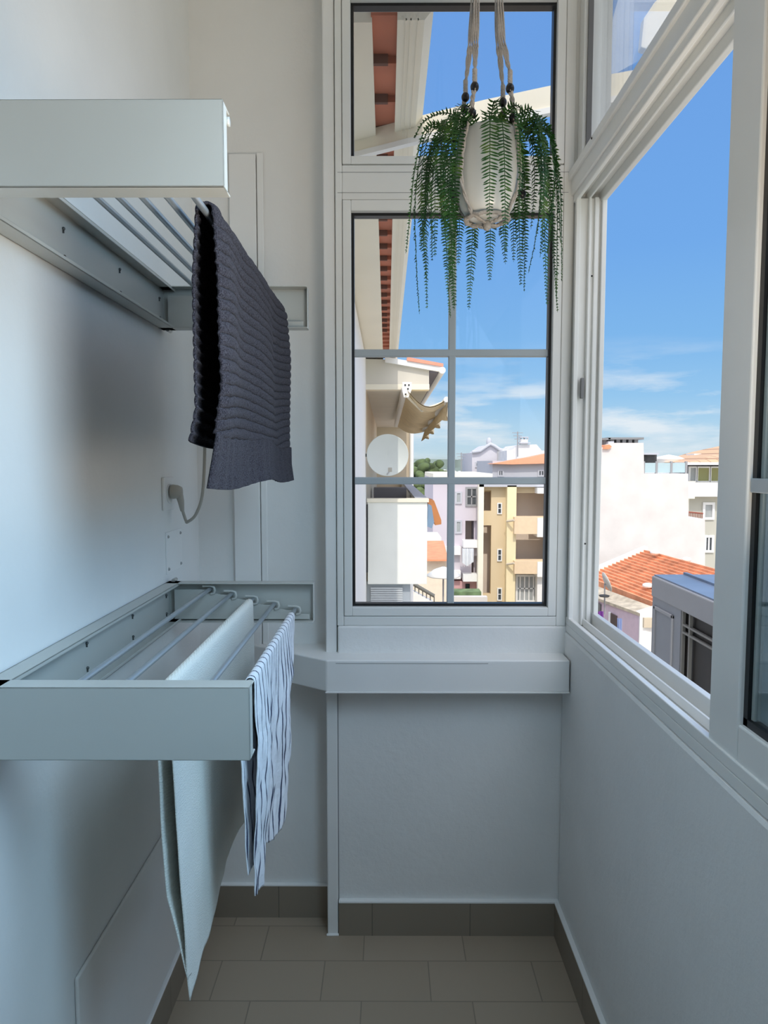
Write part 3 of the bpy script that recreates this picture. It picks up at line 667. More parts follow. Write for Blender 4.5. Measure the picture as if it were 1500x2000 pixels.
MB().prism(poly([(1165, 150), (1225, -60), (1330, -60), (1262, 110), (1200, 145)], 3.05), (0, .01, .004)).build('sheet', alpha_mat(), cn)
MB().prism(poly([(1252, 92), (1258, 35), (1278, 5), (1330, -50), (1370, -50), (1262, 96)], 2.95), (0, .04, .0)).build('end_piece', cream_out, cn, .004)

# --- next building on the left: loggia, parapet, roof corner, shutter
D1 = 9.2; D2 = 19.5
nb = empty('apartment_building', (.1, D1, GZ), 'neighbouring house on the left with white balcony parapet and sand-coloured loggia', 'building')
xr = U(835, 900, y=D1).x
zc1 = U(770, 758, y=D1).z; zr1 = U(770, 716, y=D1).z
MB().prism(poly([(560, 697), (752, 702), (838, 721), (838, 758), (560, 758)], D1), (0, D2-D1+3, 0)).build('ceiling_slab', mat('loggia_slab', (.66, .62, .54), .85, var=.04, vscale=2), nb)
MB().box(-3.5, xr+.02, D1-.01, D1+.2, zc1-.02, zc1+.05).build('slab_edge', cream_out, nb)
xb_ = U(800, 900, y=D2).x
MB().box(-3.5, xb_, D2, D2+3, GZ, zc1).build('loggia_wall', tan_out, nb)
MB().box(-3.5, XF-.0, D1+.02, D2, GZ, zc1).build('side_wall', tan_out, nb)
MB().tube([(xb_+.05, D2-.1, GZ), (xb_+.05, D2-.1, zc1)], .06, 10).build('downpipe', shell_out, nb)
zp1 = U(770, 981, y=D1).z; zp0 = U(770, 1141, y=D1).z
MB().box(XF+.02, xr, D1, D1+.12, zp0, zp1).build('front_parapet', mat('parapet_white', (.86, .86, .80), .85, bump=.3, bscale=14, var=.015), nb, .004)
MB().box(xr-.12, xr, D1+.12, D2, zp0, zp1).build('side_parapet', shell_out, nb)
MB().box(XF+.01, xr+.02, D1-.025, D1+.15, zp1, zp1+.05).build('parapet_cap', cream_out, nb, .004)
MB().box(xr-.15, xr+.02, D1+.15, D2, zp1, zp1+.04).build('side_cap', grey_out, nb)
MB().box(-3.5, xr, D1+.13, D2, zp0, zp0+.15).build('balcony_floor', tan_out, nb)
xs_ = U(801, 1160, y=D1+.1).x
MB().box(-3.5, xs_, D1+.1, D2, GZ, zp0+.02).build('lower_wall', mat('blue_grey_wall', (.42, .46, .50), .8), nb)
a = U(724, 1146, y=D1+.1); b_ = U(786, 1240, y=D1+.1); sh = MB(); k = 0
z = a.z
while z > b_.z: sh.box(a.x, b_.x, D1+.06, D1+.09, z-.026, z-.003); z -= .03
sh.build('roller_shutter', mat('shutter_grey', (.55, .58, .60), .6), nb)
ox = MB(); MBp = poly([(752, 697), (866, 716), (866, 727), (752, 707)], D1-.06)
MB().prism(MBp, (0, 6.5, 0)).build('roof_edge', shell_out, nb)
MB().prism(poly([(795, 697), (866, 710), (866, 716), (795, 704)], D1-.08), (0, 6.3, 0)).build('roof_tiles', mat('salmon_tile', (.85, .33, .22), .8, var=.1), nb)
g0 = U(864, 723, y=D1-.1); MB().tube([g0, g0+Vector((0, 6.6, 0))], .045, 10).build('gutter', shell_out, nb)
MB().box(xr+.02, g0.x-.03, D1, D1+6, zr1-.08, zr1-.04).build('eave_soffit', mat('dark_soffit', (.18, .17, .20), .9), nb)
MB().tube([U(717, 985, y=D1-.1), U(717, 1118, y=D1-.1)], .012, 8).build('drain_pipe', gasket, nb)
cb = MB(); a = U(722, 950, y=12); b_ = U(800, 990, y=12)
cb.box(XF+.05, .35, 12, 12.5, .4, b_.z+.33).build('balcony_cupboard', mat('dark_grey_cupboard', (.14, .14, .16), .6), nb)

# --- satellite dish on the left
dc = U(757, 889, y=8.9); rd = abs(U(798, 889, y=8.9).x-dc.x)
sd = empty('satellite_dish', dc, 'white round satellite dish half in shade under the left eave', 'satellite dish')
MB().lathe([(.0001, .055), (rd*.35, .048), (rd*.7, .028), (rd*.97, 0), (rd, -.004), (rd, .006), (rd*.97, .012), (rd*.7, .04), (rd*.35, .060), (.0001, .066)], dc, 48, 'y').build('reflector', mat('dish_white', (.62, .65, .62), .5), sd)
MB().tube([(dc.x, dc.y-.0, dc.z-rd*.9), (dc.x+.03, dc.y-.28, dc.z-rd*.72)], .010, 8).build('feed_arm', grey_out, sd)
MB().box(dc.x+.005, dc.x+.055, dc.y-.33, dc.y-.24, dc.z-rd*.78, dc.z-rd*.58).build('receiver', mat('lnb_grey', (.4, .38, .33), .5), sd, .004)
MB().tube([(XF, dc.y+.12, dc.z), (dc.x, dc.y+.08, dc.z)], .02, 8).build('wall_mount', screw_m, sd)

# --- retracted awning under the left neighbour's eave
aw = empty('awning', U(800, 780, y=9), 'beige fabric awning with scalloped edge below the neighbouring roof', 'awning')
fab = mat('awning_canvas', (.76, .62, .40), .9, bump=.2, var=.08, vscale=9)
A0, A1 = U(792, 757, y=9.0), U(774, 830, y=16.0); B0, B1 = U(872, 780, y=8.6), U(827, 840, y=13.5)
ns, nt2 = 14, 10; vs = []
for i in range(ns+1):
    for k in range(nt2+1):
        f, g = i/ns, k/nt2; p = A0.lerp(A1, f).lerp(B0.lerp(B1, f), g); p.z -= .16*math.sin(math.pi*g)*(1-.4*f)+.03*S(f*20)*g; vs.append(p)
W = nt2+1; fab_o = MB(); fab_o.add(vs+[v+Vector((0, 0, -.012)) for v in vs], [(i*W+k, (i+1)*W+k, (i+1)*W+k+1, i*W+k+1) for i in range(ns) for k in range(nt2)]+[(len(vs)+i*W+k, len(vs)+i*W+k+1, len(vs)+(i+1)*W+k+1, len(vs)+(i+1)*W+k) for i in range(ns) for k in range(nt2)], True)
fab_o.build('canopy_fabric', fab, aw)
MB().tube([A0, A1], .055, 12).build('roller', shell_out, aw); MB().tube([B0, B1], .035, 10).build('front_bar', shell_out, aw)
va = MB(); n = 40; vs = []
for i in range(n+1):
    f = i/n; p = B0.lerp(B1, f)+Vector((.02, 0, 0)); d = .20+.035*abs(S(f*math.pi*8)); q = p+Vector((.05*S(f*25)-.03, 0, -d)); vs += [p, q]
va.add(vs+[v+Vector((.01, 0, 0)) for v in vs], [(2*i, 2*i+1, 2*i+3, 2*i+2) for i in range(n)]+[(2*n+2+2*i, 2*n+4+2*i, 2*n+5+2*i, 2*n+3+2*i) for i in range(n)])
va.build('valance', fab, aw)
for p_, q_, r_ in ((A0, U(824, 802, y=9.3), B0+Vector((0, .15, -.02))), (A1, U(806, 831, y=14.5), B1)):
    MB().tube([p_+Vector((0, -.02, -.09)), q_, r_], .022, 8).build('folding_arm', cream_out, aw)
a = U(786, 746, y=8.98); b_ = U(804, 776, y=8.98)
br = MB(); br.prism([(a.x, 8.98, a.z), (b_.x, 8.98, a.z), (b_.x, 8.98, a.z-.1), ((a.x+b_.x)/2+.02, 8.98, b_.z), (a.x+.02, 8.98, b_.z), (a.x, 8.98, a.z-.12)], (0, .03, 0)); br.build('bracket', shell_out, aw)
for fx_, fz in ((.3, .2), (.7, .2), (.6, .45), (.35, .8)): MB().ball((a.x+(b_.x-a.x)*fx_, 8.975, a.z+(b_.z-a.z)*fz), .011, 8).build('bolt', gasket, aw)
a = U(835, 975, y=14); oa = empty('awning', a, 'small orange folded awning beside the white balcony parapet', 'awning')
MB().prism(poly([(835, 975), (848, 978), (862, 1016), (862, 1024), (850, 1026), (836, 985)], 9.5), (0, .5, 0)).build('canvas', mat('orange_canvas', (.55, .22, .08), .8, var=.3, vscale=3), oa)
tag(MB().prism(poly([(836, 984), (843, 988), (848, 1020), (843, 1032), (834, 1028)], 9.4), (0, .04, 0)).build('hanging_cloth', mat('blue_grey_cloth', (.22, .32, .44), .9, var=.1)), 'blue-grey cloth hanging below the small orange awning', 'cloth')

# --- small orange roofed house, parasol, garden walls low behind the parapet
hs = empty('house', U(850, 1100, y=30), 'small beige house with flat-looking orange roof seen low beside the parapet', 'house')
facade(hs, 'wall', mat('sand_wall', (.80, .70, .55), .9, var=.05), 800, 874, 1094, GZ, 30, 5)
MB().add([U(830, 1093, y=29.6), U(876, 1093, y=29.6), U(866, 1056, y=35), U(830, 1056, y=35), U(830, 1096, y=29.6), U(876, 1096, y=29.6)], [(0, 1, 2, 3), (4, 5, 1, 0)]).build('roof', orange_tile, hs)
MB().box(U(830, 1050, y=35.2).x, U(862, 1050, y=35.2).x, 35.2, 38, GZ, U(850, 1050, y=35.2).z).build('rear_wall', shell_out, hs)
pr = empty('parasol', U(862, 1140, y=24), 'white parasol open in the yard low behind the white parapet', 'parasol')
c = U(866, 1106, y=24); cc = MB(); rr = [(.001, 0), (.35, -.12), (.62, -.32)]; cc.lathe([(a_, b__) for a_, b__ in rr]+[(.60, -.36), (.001, -.06)], c, 8)
cc.build('canopy', mat('parasol_white', (.85, .85, .82), .8), pr); MB().tube([c, (c.x, c.y, GZ)], .03, 8).build('pole', grey_alu, pr)
stw = empty('stair_wall', U(820, 1150, y=22), 'sloping yard stair wall with dark handrail below the balcony', 'wall')
MB().prism(poly([(795, 1148), (846, 1176), (846, 1200), (795, 1200)], 22), (0, .3, 0)).build('wall', shell_out, stw)
MB().tube([U(803, 1138, y=22), U(848, 1164, y=22)], .06, 8).build('handrail', mat('rail_dark', (.16, .16, .14), .6), stw)
for k in range(7): 
    f = k/6; p = U(803, 1139, y=22).lerp(U(848, 1165, y=22), f); MB().tube([p, p+Vector((0, 0, -.2))], .018, 6).build('rail_post', MATS['rail_dark'], stw)

# --- lilac building
lb_ = empty('apartment_building', U(900, 1200, y=40.6), 'lilac apartment block with pink lower floors behind the left muntin panes', 'building')
facade(lb_, 'facade', lilac_out, 846, 938, 930, -5.4, 40.6, 9, [(909, 1017, 932, 1056), (921, 1086, 932, 1122)])
facade(lb_, 'lower_facade', mat('pink_render', (.72, .42, .42), .9, var=.05, vscale=.5), 860, 938, 1135, GZ, 40.55, 8)
MB().box(U(846, 930, y=40.3).x, U(962, 930, y=40.3).x, 40.3, 49, U(900, 934, y=40.3).z, U(900, 925, y=40.3).z).build('cornice', cream_out, lb_)
win(lb_, 909, 951, 933, 989, 40.6, dark_glass, grey_alu, .12, 2, 2)
for y0_, y1_ in ((960, 984), (1016, 1042)): win(lb_, 889, y0_, 902, y1_, 40.6, grey_pane, grey_out, .1, 1)
for y0_ in (1056, 1122): MB().box(U(905, y0_, y=39.9).x, U(934, y0_, y=39.9).x, 39.9, 40.6, U(905, y0_+14, y=39.9).z, U(905, y0_, y=39.9).z).build('balcony', shell_out, lb_)
for y0_ in (1068, 1115): MB().box(U(870, y0_, y=40.2).x, U(900, y0_, y=40.2).x, 40.2, 40.6, U(870, y0_+16, y=40.2).z, U(870, y0_, y=40.2).z).build('balcony', shell_out, lb_)
win(lb_, 909, 1140, 917, 1153, 40.55, dark_glass, gasket, .05, 1)
pb = MB(); n = 16; vs = []
for i in range(n+1):
    f = i/n; x = U(903+22*f, 1058, y=39.6).x; yy = 39.6+.08*S(f*30); vs += [(x, yy, U(900, 1058, y=43).z), (x, yy, U(900, 1090-14*abs(f-.45), y=43).z)]
pb.add(vs+[(a_, b__+.05, c_) for a_, b__, c_ in vs], [(2*i, 2*i+1, 2*i+3, 2*i+2) for i in range(n)]+[(2*n+2+2*i, 2*n+4+2*i, 2*n+5+2*i, 2*n+3+2*i) for i in range(n)])
tag(pb.build('bed_sheet', mat('washed_sheet', (.82, .84, .86), .9)), 'pale sheets hung out over the lilac block balcony', 'laundry')

# --- yellow building
yb_ = empty('apartment_building', U(1000, 1200, y=40), 'ochre yellow apartment block with open loggias behind the right muntin panes', 'building')
facade(yb_, 'facade', yellow_out, 936, 1112, 951, GZ, 40, 9, [(943, 958, 959, 998), (942, 1026, 958, 1160), (1007, 963, 1066, 1012), (1007, 1043, 1066, 1096), (1006, 1121, 1066, 1180)])
def fbox(px0, py0, px1, py1, D, d, nm, m, parent):
    a = U(px0, py0, y=D-d); b = U(px1, py1, y=D-d); return MB().box(a.x, b.x, D-d, D, b.z, a.z).build(nm, m, parent)
fbox(935, 946, 943, 1172, 40, .5, 'sunlit_strip', cream_out, yb_)  # cream strip stands in for sunlight on the recess side wall
fbox(991, 948, 1005, 1240, 40, .5, 'sunlit_strip', yellow_sunlit, yb_)  # lighter strip, sunlight put into its colour and shape
for y0_, y1_ in ((1010, 1043), (1096, 1121)):
    fbox(1005, y0_, 1075, y1_, 40, .9, 'balcony', mat('sand_balcony', (.78, .60, .40), .9, var=.04), yb_)
    fbox(1050, y0_+2, 1075, y1_+6, 40, 1.0, 'balcony_end', shell_out, yb_)
fbox(1050, 953, 1075, 964, 40, .8, 'balcony_end', shell_out, yb_)
fbox(936, 944, 1112, 951, 40, .5, 'cornice', grey_out, yb_)
for y0_, y1_ in ((982, 1004), (1072, 1096), (1148, 1173)):
    win(yb_, 971, y0_, 980, y1_, 40, dark_glass, wframe, .06, 1, 2)
win(yb_, 1007, 1122, 1050, 1176, 40.1, grey_pane, wframe, .12, 5, 2)
fbox(1050, 1104, 1062, 1200, 40, .6, 'white_pier', shell_out, yb_)
win(yb_, 1027, 985, 1034, 1008, 44.4, dark_glass, wframe, .08, 1)
for px, p0y, p1y in ((990, 1018, 1018), (990, 1102, 1102)):
    MB().tube([U(px, p0y, y=39.4), U(px+14, p1y-2, y=39.0)], .07, 6).build('clothes_bracket', tan_out, yb_)

# --- grey block with orange roof, gabled house, white rooftop block
gb = empty('house', U(1010, 950, y=52), 'grey-lilac block with low orange tiled roof above the yellow building', 'house')
facade(gb, 'facade', grey_out, 962, 1112, 900, GZ, 52, 9)
rf = [(959, 906), (975, 903), (1035, 893), (1068, 886), (1112, 879), (1112, 904), (1000, 907)]
MB().prism(poly(rf, 51.5), (0, 2, 0)).build('roof', mat('bright_orange_roof', (.90, .38, .22), .8, var=.06), gb)
for a_ in ((972, 917, 984, 931), (1050, 917, 1064, 931)): win(gb, *a_, 52, dark_glass, grey_out, .12, 2)
gh = empty('house', U(955, 950, y=62), 'pale house with curved gable parapet on the skyline', 'house')
gp = [(922, 884), (938, 882), (950, 873), (958, 868), (966, 872), (976, 879), (990, 882), (1000, 880), (1000, 1000), (922, 1000)]
MB().prism(poly(gp, 62), (0, 8, 0)).build('gable_wall', mat('pale_lilac_wall', (.62, .60, .64), .9), gh)
tp = [U(a_, b__-1, y=61.8) for a_, b__ in gp[:8]]
MB().tube(tp, .16, 6).build('gable_coping', grey_out, gh)
win(gh, 928, 902, 936, 913, 62, dark_glass, grey_out, .12, 1)
MB().ball(U(955, 863, y=62), .25, 8, 1.6).build('finial', grey_out, gh)
wr = empty('house', U(1020, 880, y=57), 'white rooftop block with chimney and aerial on the skyline', 'house')
MB().prism(poly([(990, 880), (1000, 878), (1012, 869), (1048, 868), (1058, 880), (1080, 880), (1080, 960), (990, 960)], 57), (0, 6, 0)).build('wall', white_out, wr)
fbox(1017, 858, 1031, 868, 57.6, .6, 'chimney', white_out, wr); fbox(1014, 864, 1036, 866, 57.6, .9, 'chimney_ledge', grey_out, wr); fbox(1016, 853, 1032, 855, 57.6, .7, 'chimney_cap', grey_out, wr)
for px in (1017, 1024, 1031): MB().tube([U(px, 859, y=57.3), U(px, 854, y=57.3)], .06, 6).build('cap_post', grey_out, wr)
for px, y0_, y1_, D in ((1011, 843, 892, 56.5), (901, 884, 925, 60)):
    an = empty('roof_aerial', U(px, y1_, y=D), 'thin aerial mast beside the white rooftop chimney' if px > 950 else 'thin aerial mast left of the curved gable house', 'aerial')
    p = U(px, y0_, y=D); q = U(px, y1_, y=D); MB().tube([q, p], .05, 6).build('mast', grey_alu, an)
    cr_ = MB()
    for k in range(3): cr_.tube([p+Vector((-.45+.1*k, 0, -.25*k-.1)), p+Vector((.45-.1*k, 0, -.25*k-.1))], .025, 5)
    cr_.build('antenna_elements', grey_alu, an)

# --- stepped white wall seen through the open side window
sw = empty('stepped_building', U(1250, 1100, y=26), 'tall white windowless stepped wall seen through the open side window', 'building')
MB().prism(poly([(1160, 874), (1182, 874), (1198, 865), (1257, 865), (1258, 925), (1344, 925), (1345, 1013), (1377, 1014), (1377, 1420), (1160, 1420)], 26), (0, 5, 0)).build('party_wall', white_out, sw)
for x0_, x1_, yt in ((1187, 1245, 855), (1150, 1181, 856)):
    ch = MB(); a = U(x0_, yt, y=27); b = U(x1_, yt+10, y=27); ch.box(a.x-.1, b.x+.1, 26.6, 27.8, a.z-.08, a.z)
    cslab = ch.build('vent_cap', mat('vent_slab', (.22, .22, .22), .8), sw); n = 5
    for k in range(n):
        x = a.x+(b.x-a.x)*(k+.5)/n; MB().box(x-.07, x+.07, 26.8, 27.5, b.z-.3, a.z-.08).build('vent_post', grey_alu, sw)
fbox(1188, 862, 1199, 874, 27, .5, 'brick_chimney', grey_out, sw)
MB().prism(poly([(1178, 877), (1182, 870), (1190, 868), (1195, 872), (1190, 877)], 25.9), (0, 3, 0)).build('roof_tiles', orange_tile, sw)
rl = empty('glass_railing', U(1300, 925, y=26.2), 'frosted glass terrace railing on top of the stepped white wall', 'railing')
fro = mat('frosted_glass', (.42, .55, .58), .3)
for px in (1258, 1283, 1312, 1341): MB().box(U(px, 902, y=26.2).x-.04, U(px, 902, y=26.2).x+.04, 26.2, 26.28, U(px, 925, y=26.2).z, U(px, 901, y=26.2).z).build('post', grey_alu, rl)
for p0_, p1_ in ((1260, 1282), (1285, 1311), (1314, 1340)): MB().box(U(p0_, 903, y=26.2).x, U(p1_, 903, y=26.2).x, 26.22, 26.25, U(p0_, 923, y=26.2).z, U(p0_, 904, y=26.2).z).build('glass_panel', fro, rl)
tr_ = empty('terrace_shelter', U(1270, 900, y=30), 'small dark rooftop shelter behind the glass railing', 'shelter')
fbox(1240, 887, 1282, 920, 31, 2, 'shelter_wall', mat('shelter_dark', (.06, .06, .06), .8, var=.5, vscale=3), tr_); fbox(1238, 885, 1287, 888, 31, 2.4, 'shelter_roof', grey_out, tr_)
dm = empty('rooftop_dome', U(1306, 902, y=36), 'low white rooftop cupola behind the glass railing', 'cupola')
c = U(1306, 896, y=36); MB().lathe([(.75, -1.2), (.75, -.05), (.8, 0), (.5, .12), (.001, .22)], c, 20).build('cupola', shell_out, dm)

# --- beige block with tiled roof, far right
bb = empty('apartment_building', U(1400, 1100, y=34), 'grey-beige block with tiled roof and sunroom windows at the far right', 'building')
beige = mat('grey_beige_render', (.50, .49, .42), .9, var=.05, vscale=.6)
facade(bb, 'facade', beige, 1330, 1760, 942, GZ, 34, 10)
MB().box(U(1358, 944, y=33.4).x, U(1760, 944, y=33.4).x, 33.4, 34, U(1380, 970, y=33.4).z, U(1380, 942, y=33.4).z).build('bay_base', shell_out, bb)
fbox(1343, 940, 1357, 974, 34, .9, 'bay_side', cream_out, bb)
fbox(1340, 903, 1760, 908, 34, 1.3, 'eave', shell_out, bb); fbox(1335, 908, 1760, 943, 44, 9, 'sunroom_wall', grey_out, bb)
MB().prism([U(1340, 903, y=32.8), U(1352, 901, y=33), U(1420, 880, y=36), U(1520, 858, y=38), U(1760, 850, y=38), U(1760, 903, y=32.8)], (0, 4, 0)).build('roof', tilemat('sandy_roof_tile', (.72, .46, .26), (.66, .42, .26), (.38, .22, .13), .5, .28, .03, 'xz', .9), bb)
for k in range(12):
    x0_ = 1345+(0 if k == 0 else 15+(k-1)*26)
    win(bb, x0_, 911, x0_+(15 if k == 0 else 26), 942, 34, mat('green_curtain', (.32, .32, .14), .7) if k else grey_pane, wframe, .07, 1, 1)
for x0_ in (1372, 1484, 1560):
    win(bb, x0_, 981, x0_+22, 1015, 34, grey_pane, wframe, .12, 1)
for x0_ in (1374, 1482, 1560): win(bb, x0_, 1045, x0_+19, 1079, 34, dark_glass, wframe, .12, 2, 1)
rb = MB()
for k in range(9): x = 1346+k*3.2; rb.tube([U(x, 1001, y=33), U(x, 1012, y=33)], .02, 5)
rb.tube([U(1343, 1000, y=33), U(1373, 1003, y=33)], .04, 6).build('balcony_rail', mat('rust_rail', (.30, .10, .07), .7), bb)
MB().box(U(1356, 884, y=37).x, U(1370, 884, y=37).x, 37, 38, U(1356, 904, y=37).z, U(1356, 886, y=37).z).build('chimney', shell_out, bb)

# --- low house with big orange roof and pink lean-to
th = empty('house', (7.5, 20, GZ), 'low pink and white house with large orange tiled roof below the open window', 'house')
rA, rB_ = Vector((8.95, 23.4, -1.5)), Vector((9.75, 15.0, -1.5))
rA = U(1265, 1075, y=23.2); rB_ = U(1395, 1110, y=19.3); dv = rB_-rA; rB_ = rA+dv*2.2
rE1 = U(1150, 1132, y=22.4); rE2 = U(1265, 1177, y=18.75); dv = rE2-rE1; rE2 = rE1+dv*1.9; rE1 = rE1-dv*.1
def tiled_slope(A, B, E1, E2, rows, m, name, parent, cols=1):
    o = MB(); n = rows; dn = Vector((0, 0, 1))
    for i in range(n):
        a, b = i/n, (i+1)/n; p0, p1 = A.lerp(E1, a), B.lerp(E2, a); q0, q1 = A.lerp(E1, b), B.lerp(E2, b)
        o.add([p0, p1, q1+dn*.075, q0+dn*.075, q0, q1, q0-dn*.1, q1-dn*.1], [(0, 1, 2, 3), (3, 2, 5, 4), (4, 5, 7, 6)])
    return o.build(name, m, parent)
tiled_slope(rA, rB_, rE1, rE2, 16, mat('mottled_orange_tile', (.80, .36, .19), .85, var=.25, vscale=2.2, detail=6, bump=.6, bscale=4), 'roof_tiles', th)  # orange tile colour with random tone variation
bk = Vector((2.2, .3, -.9)); MB().add([rA, rB_, rB_+bk, rA+bk, rA+bk-Vector((0, 0, 5)), rB_+bk-Vector((0, 0, 5))], [(0, 1, 2, 3), (3, 2, 5, 4)]).build('rear_slope', orange_tile, th)
up = Vector((0, 0, .12)); MB().prism([rE1-up, rA-up, rA+up, rE1+up], (0, .35, 0)).build('roof_flashing', shell_out, th)
for px, py in ((1279, 1080), (1341, 1094), (1265, 1145)): MB().ball(U(px, py, y=22 if py < 1100 else 19.6)+Vector((0, 0, .02)), .16, 8, .5).build('mortar_patch', shell_out, th)
hA, hB = U(1150, 1139, y=21.8), U(1272, 1184, y=18.3); kA, kB = U(1150, 1162, y=21), U(1250, 1198, y=17.9)
MB().prism([hA, hB, kB+Vector((.0, 0, 0)), kA], (0, 0, -.08)).build('lean_to_roof', mat('old_fibre_cement', (.56, .48, .36), .95, bump=.8, bscale=6, var=.25, vscale=4), th)
dz = Vector((0, 0, -7)); MB().prism([kA+Vector((.1, 0, -.05)), kB+Vector((0, .05, -.05)), kB+Vector((0, .05, -.05))+dz, kA+Vector((.1, 0, -.05))+dz], (.25, .1, 0)).build('pink_wall', mat('pink_lilac_wall', (.72, .56, .62), .9, var=.04), th)
MB().prism([kB, hB+Vector((0, -.3, 0)), U(1310, 1176, y=17.9), U(1310, 1400, y=17.9), kB+dz], (0, .3, 0)).build('end_wall', shell_out, th)
def onwall(px0, py0, px1, py1, t0, t1, nm, m, d=.06):
    pa = kA.lerp(kB, t0)+Vector((.08, 0, 0)); pb_ = kA.lerp(kB, t1)+Vector((.08, 0, 0))
    za0, za1 = U(px0, py0, y=pa.y).z, U(px0, py1, y=pa.y).z
    return MB().prism([(pa.x, pa.y, za0), (pb_.x, pb_.y, za0), (pb_.x, pb_.y, za1), (pa.x, pa.y, za1)], (-d, -d, 0)).build(nm, m, th)
onwall(1193, 1197, 1207, 1236, .44, .56, 'door', mat('dark_doorway', (.10, .07, .06), .8)); onwall(1190, 1194, 1193, 1237, .40, .44, 'door_frame', wframe)
onwall(1222, 1205, 1232, 1240, .66, .84, 'shutter', mat('pink_shutter', (.66, .48, .54), .8), .03)
onwall(1158, 1172, 1178, 1200, .02, .22, 'dark_opening', dark_glass, .03)
fbox(1258, 1207, 1278, 1226, 17.9, .08, 'shuttered_window', tan_out, th)
def cloth_small(px0, py0, px1, py1, D, col, label, nm='laundry_cloth'):
    a = U(px0, py0, y=D); b = U(px1, py1, y=D); n = 14; vs = []
    for i in range(n+1):
        f = i/n; x = a.x+(b.x-a.x)*f; yy = D+.04*S(f*14); vs += [(x, yy, a.z), (x+.01, yy+.02*S(f*9), b.z+.05*S(f*6))]
    o = MB().add(vs+[(p[0], p[1]+.02, p[2]) for p in vs], [(2*i, 2*i+1, 2*i+3, 2*i+2) for i in range(n)]+[(2*n+2+2*i, 2*n+4+2*i, 2*n+5+2*i, 2*n+3+2*i) for i in range(n)])
    return tag(o.build(nm, mat('cloth_%d_%d' % (px0, py0), col, .9)), label, 'laundry', 'washing hung outside the pink house')
cloth_small(1157, 1194, 1164, 1216, 17.6, (.75, .12, .12), 'small red cloth drying outside the pink house')
cloth_small(1165, 1194, 1179, 1224, 17.6, (.22, .06, .32), 'purple cloth drying outside the pink house')
cloth_small(1206, 1208, 1215, 1246, 16.6, (.40, .48, .70), 'pale blue cloth hanging beside the pink house door')
sd2 = empty('satellite_dish', U(1180, 1165, y=18), 'satellite dish seen edge-on on a pole above the pink house', 'satellite dish')
MB().tube([U(1181, 1200, y=18), U(1181, 1140, y=18)], .02, 8).build('pole', grey_alu, sd2)
a, b = U(1178, 1118, y=18), U(1192, 1155, y=18); dd = (b-a); nrm = dd.cross(Vector((0, 1, 0))).normalized(); rf_ = MB(); n = 20; vs = []; c = (a+b)/2
for rr_, off in ((.02, -.06), (.6, -.035), (1, 0), (1, .012), (.6, -.02), (.02, -.045)):
    for k in range(n): t = 2*math.pi*k/n; vs.append(c+dd*.5*rr_*math.cos(t)+Vector((0, 1, 0))*dd.length*.5*rr_*math.sin(t)+nrm*off)
rf_.add(vs, [(i*n+k, i*n+(k+1) % n, (i+1)*n+(k+1) % n, (i+1)*n+k) for i in range(5) for k in range(n)], True); rf_.build('reflector', mat('dish_grey', (.62, .60, .55), .6), sd2)
c = U(1180, 1166, y=17.8); MB().lathe([(.001, 0), (.12, .01), (.14, .04), (.12, .05), (.001, .03)], c, 16).build('dark_dish', mat('black_mesh', (.05, .05, .05), .7), sd2)

# --- neighbour's grey glazed balcony enclosure
gx = 2.33; gz = U(1276, 1121, x=gx).z; gy1 = U(1276, 1200, x=gx).y; gy0 = 3.0
print('encl', gz, gy1)
ge = empty('balcony_enclosure', (gx, gy1, -2), 'grey aluminium glazed balcony enclosure with sky-tinted roof below the open window', 'balcony enclosure')
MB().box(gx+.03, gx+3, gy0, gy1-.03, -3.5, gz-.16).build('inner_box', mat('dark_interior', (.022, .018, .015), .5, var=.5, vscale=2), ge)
o = MB(); o.box(gx, gx+3.1, gy0, gy1, gz-.05, gz)
for k in range(4): o.box(gx+.25+k*.5, gx+.28+k*.5, gy0, gy1, gz, gz+.02)
o.build('roof_sheet', mat('roof_sky_tint', (.17, .22, .31), .35, var=.12, vscale=3), ge)  # blue of the reflected sky is painted into the base colour
MB().box(gx-.02, gx+.02, gy0, gy1+.01, gz-.19, gz-.012).build('fascia', grey_alu, ge, .01)
yp = lambda px: U(px, 1200, x=gx).y
MB().box(gx-.01, gx+.04, yp(1332), gy1, -3.5, gz-.19).build('side_panel', mat('panel_grey', (.25, .26, .28), .5), ge)
rg_ = MB()
for z0_, z1_ in ((gz-1.12, gz-.26), (gz-2.0, gz-1.20)):
    ya_, yb2 = yp(1319), yp(1281); w__ = .03
    rg_.box(gx-.025, gx, ya_, ya_+w__, z0_, z1_); rg_.box(gx-.025, gx, yb2-w__, yb2, z0_, z1_); rg_.box(gx-.025, gx, ya_, yb2, z0_, z0_+w__); rg_.box(gx-.025, gx, ya_, yb2, z1_-w__, z1_)
rg_.build('panel_moulding', grey_alu, ge, .005)
gm = MB(); 
for y in (yp(1334), yp(1348), yp(1420), yp(1500)): gm.box(gx-.005, gx+.02, y-.009, y+.009, -3.5, gz-.19)
for z in (gz-.30, gz-.36, gz-1.05, gz-1.9): gm.box(gx-.004, gx+.02, gy0, yp(1334), z-.008, z+.008)
gm.build('glazing_bars', mat('bar_grey', (.22, .21, .19), .5), ge)

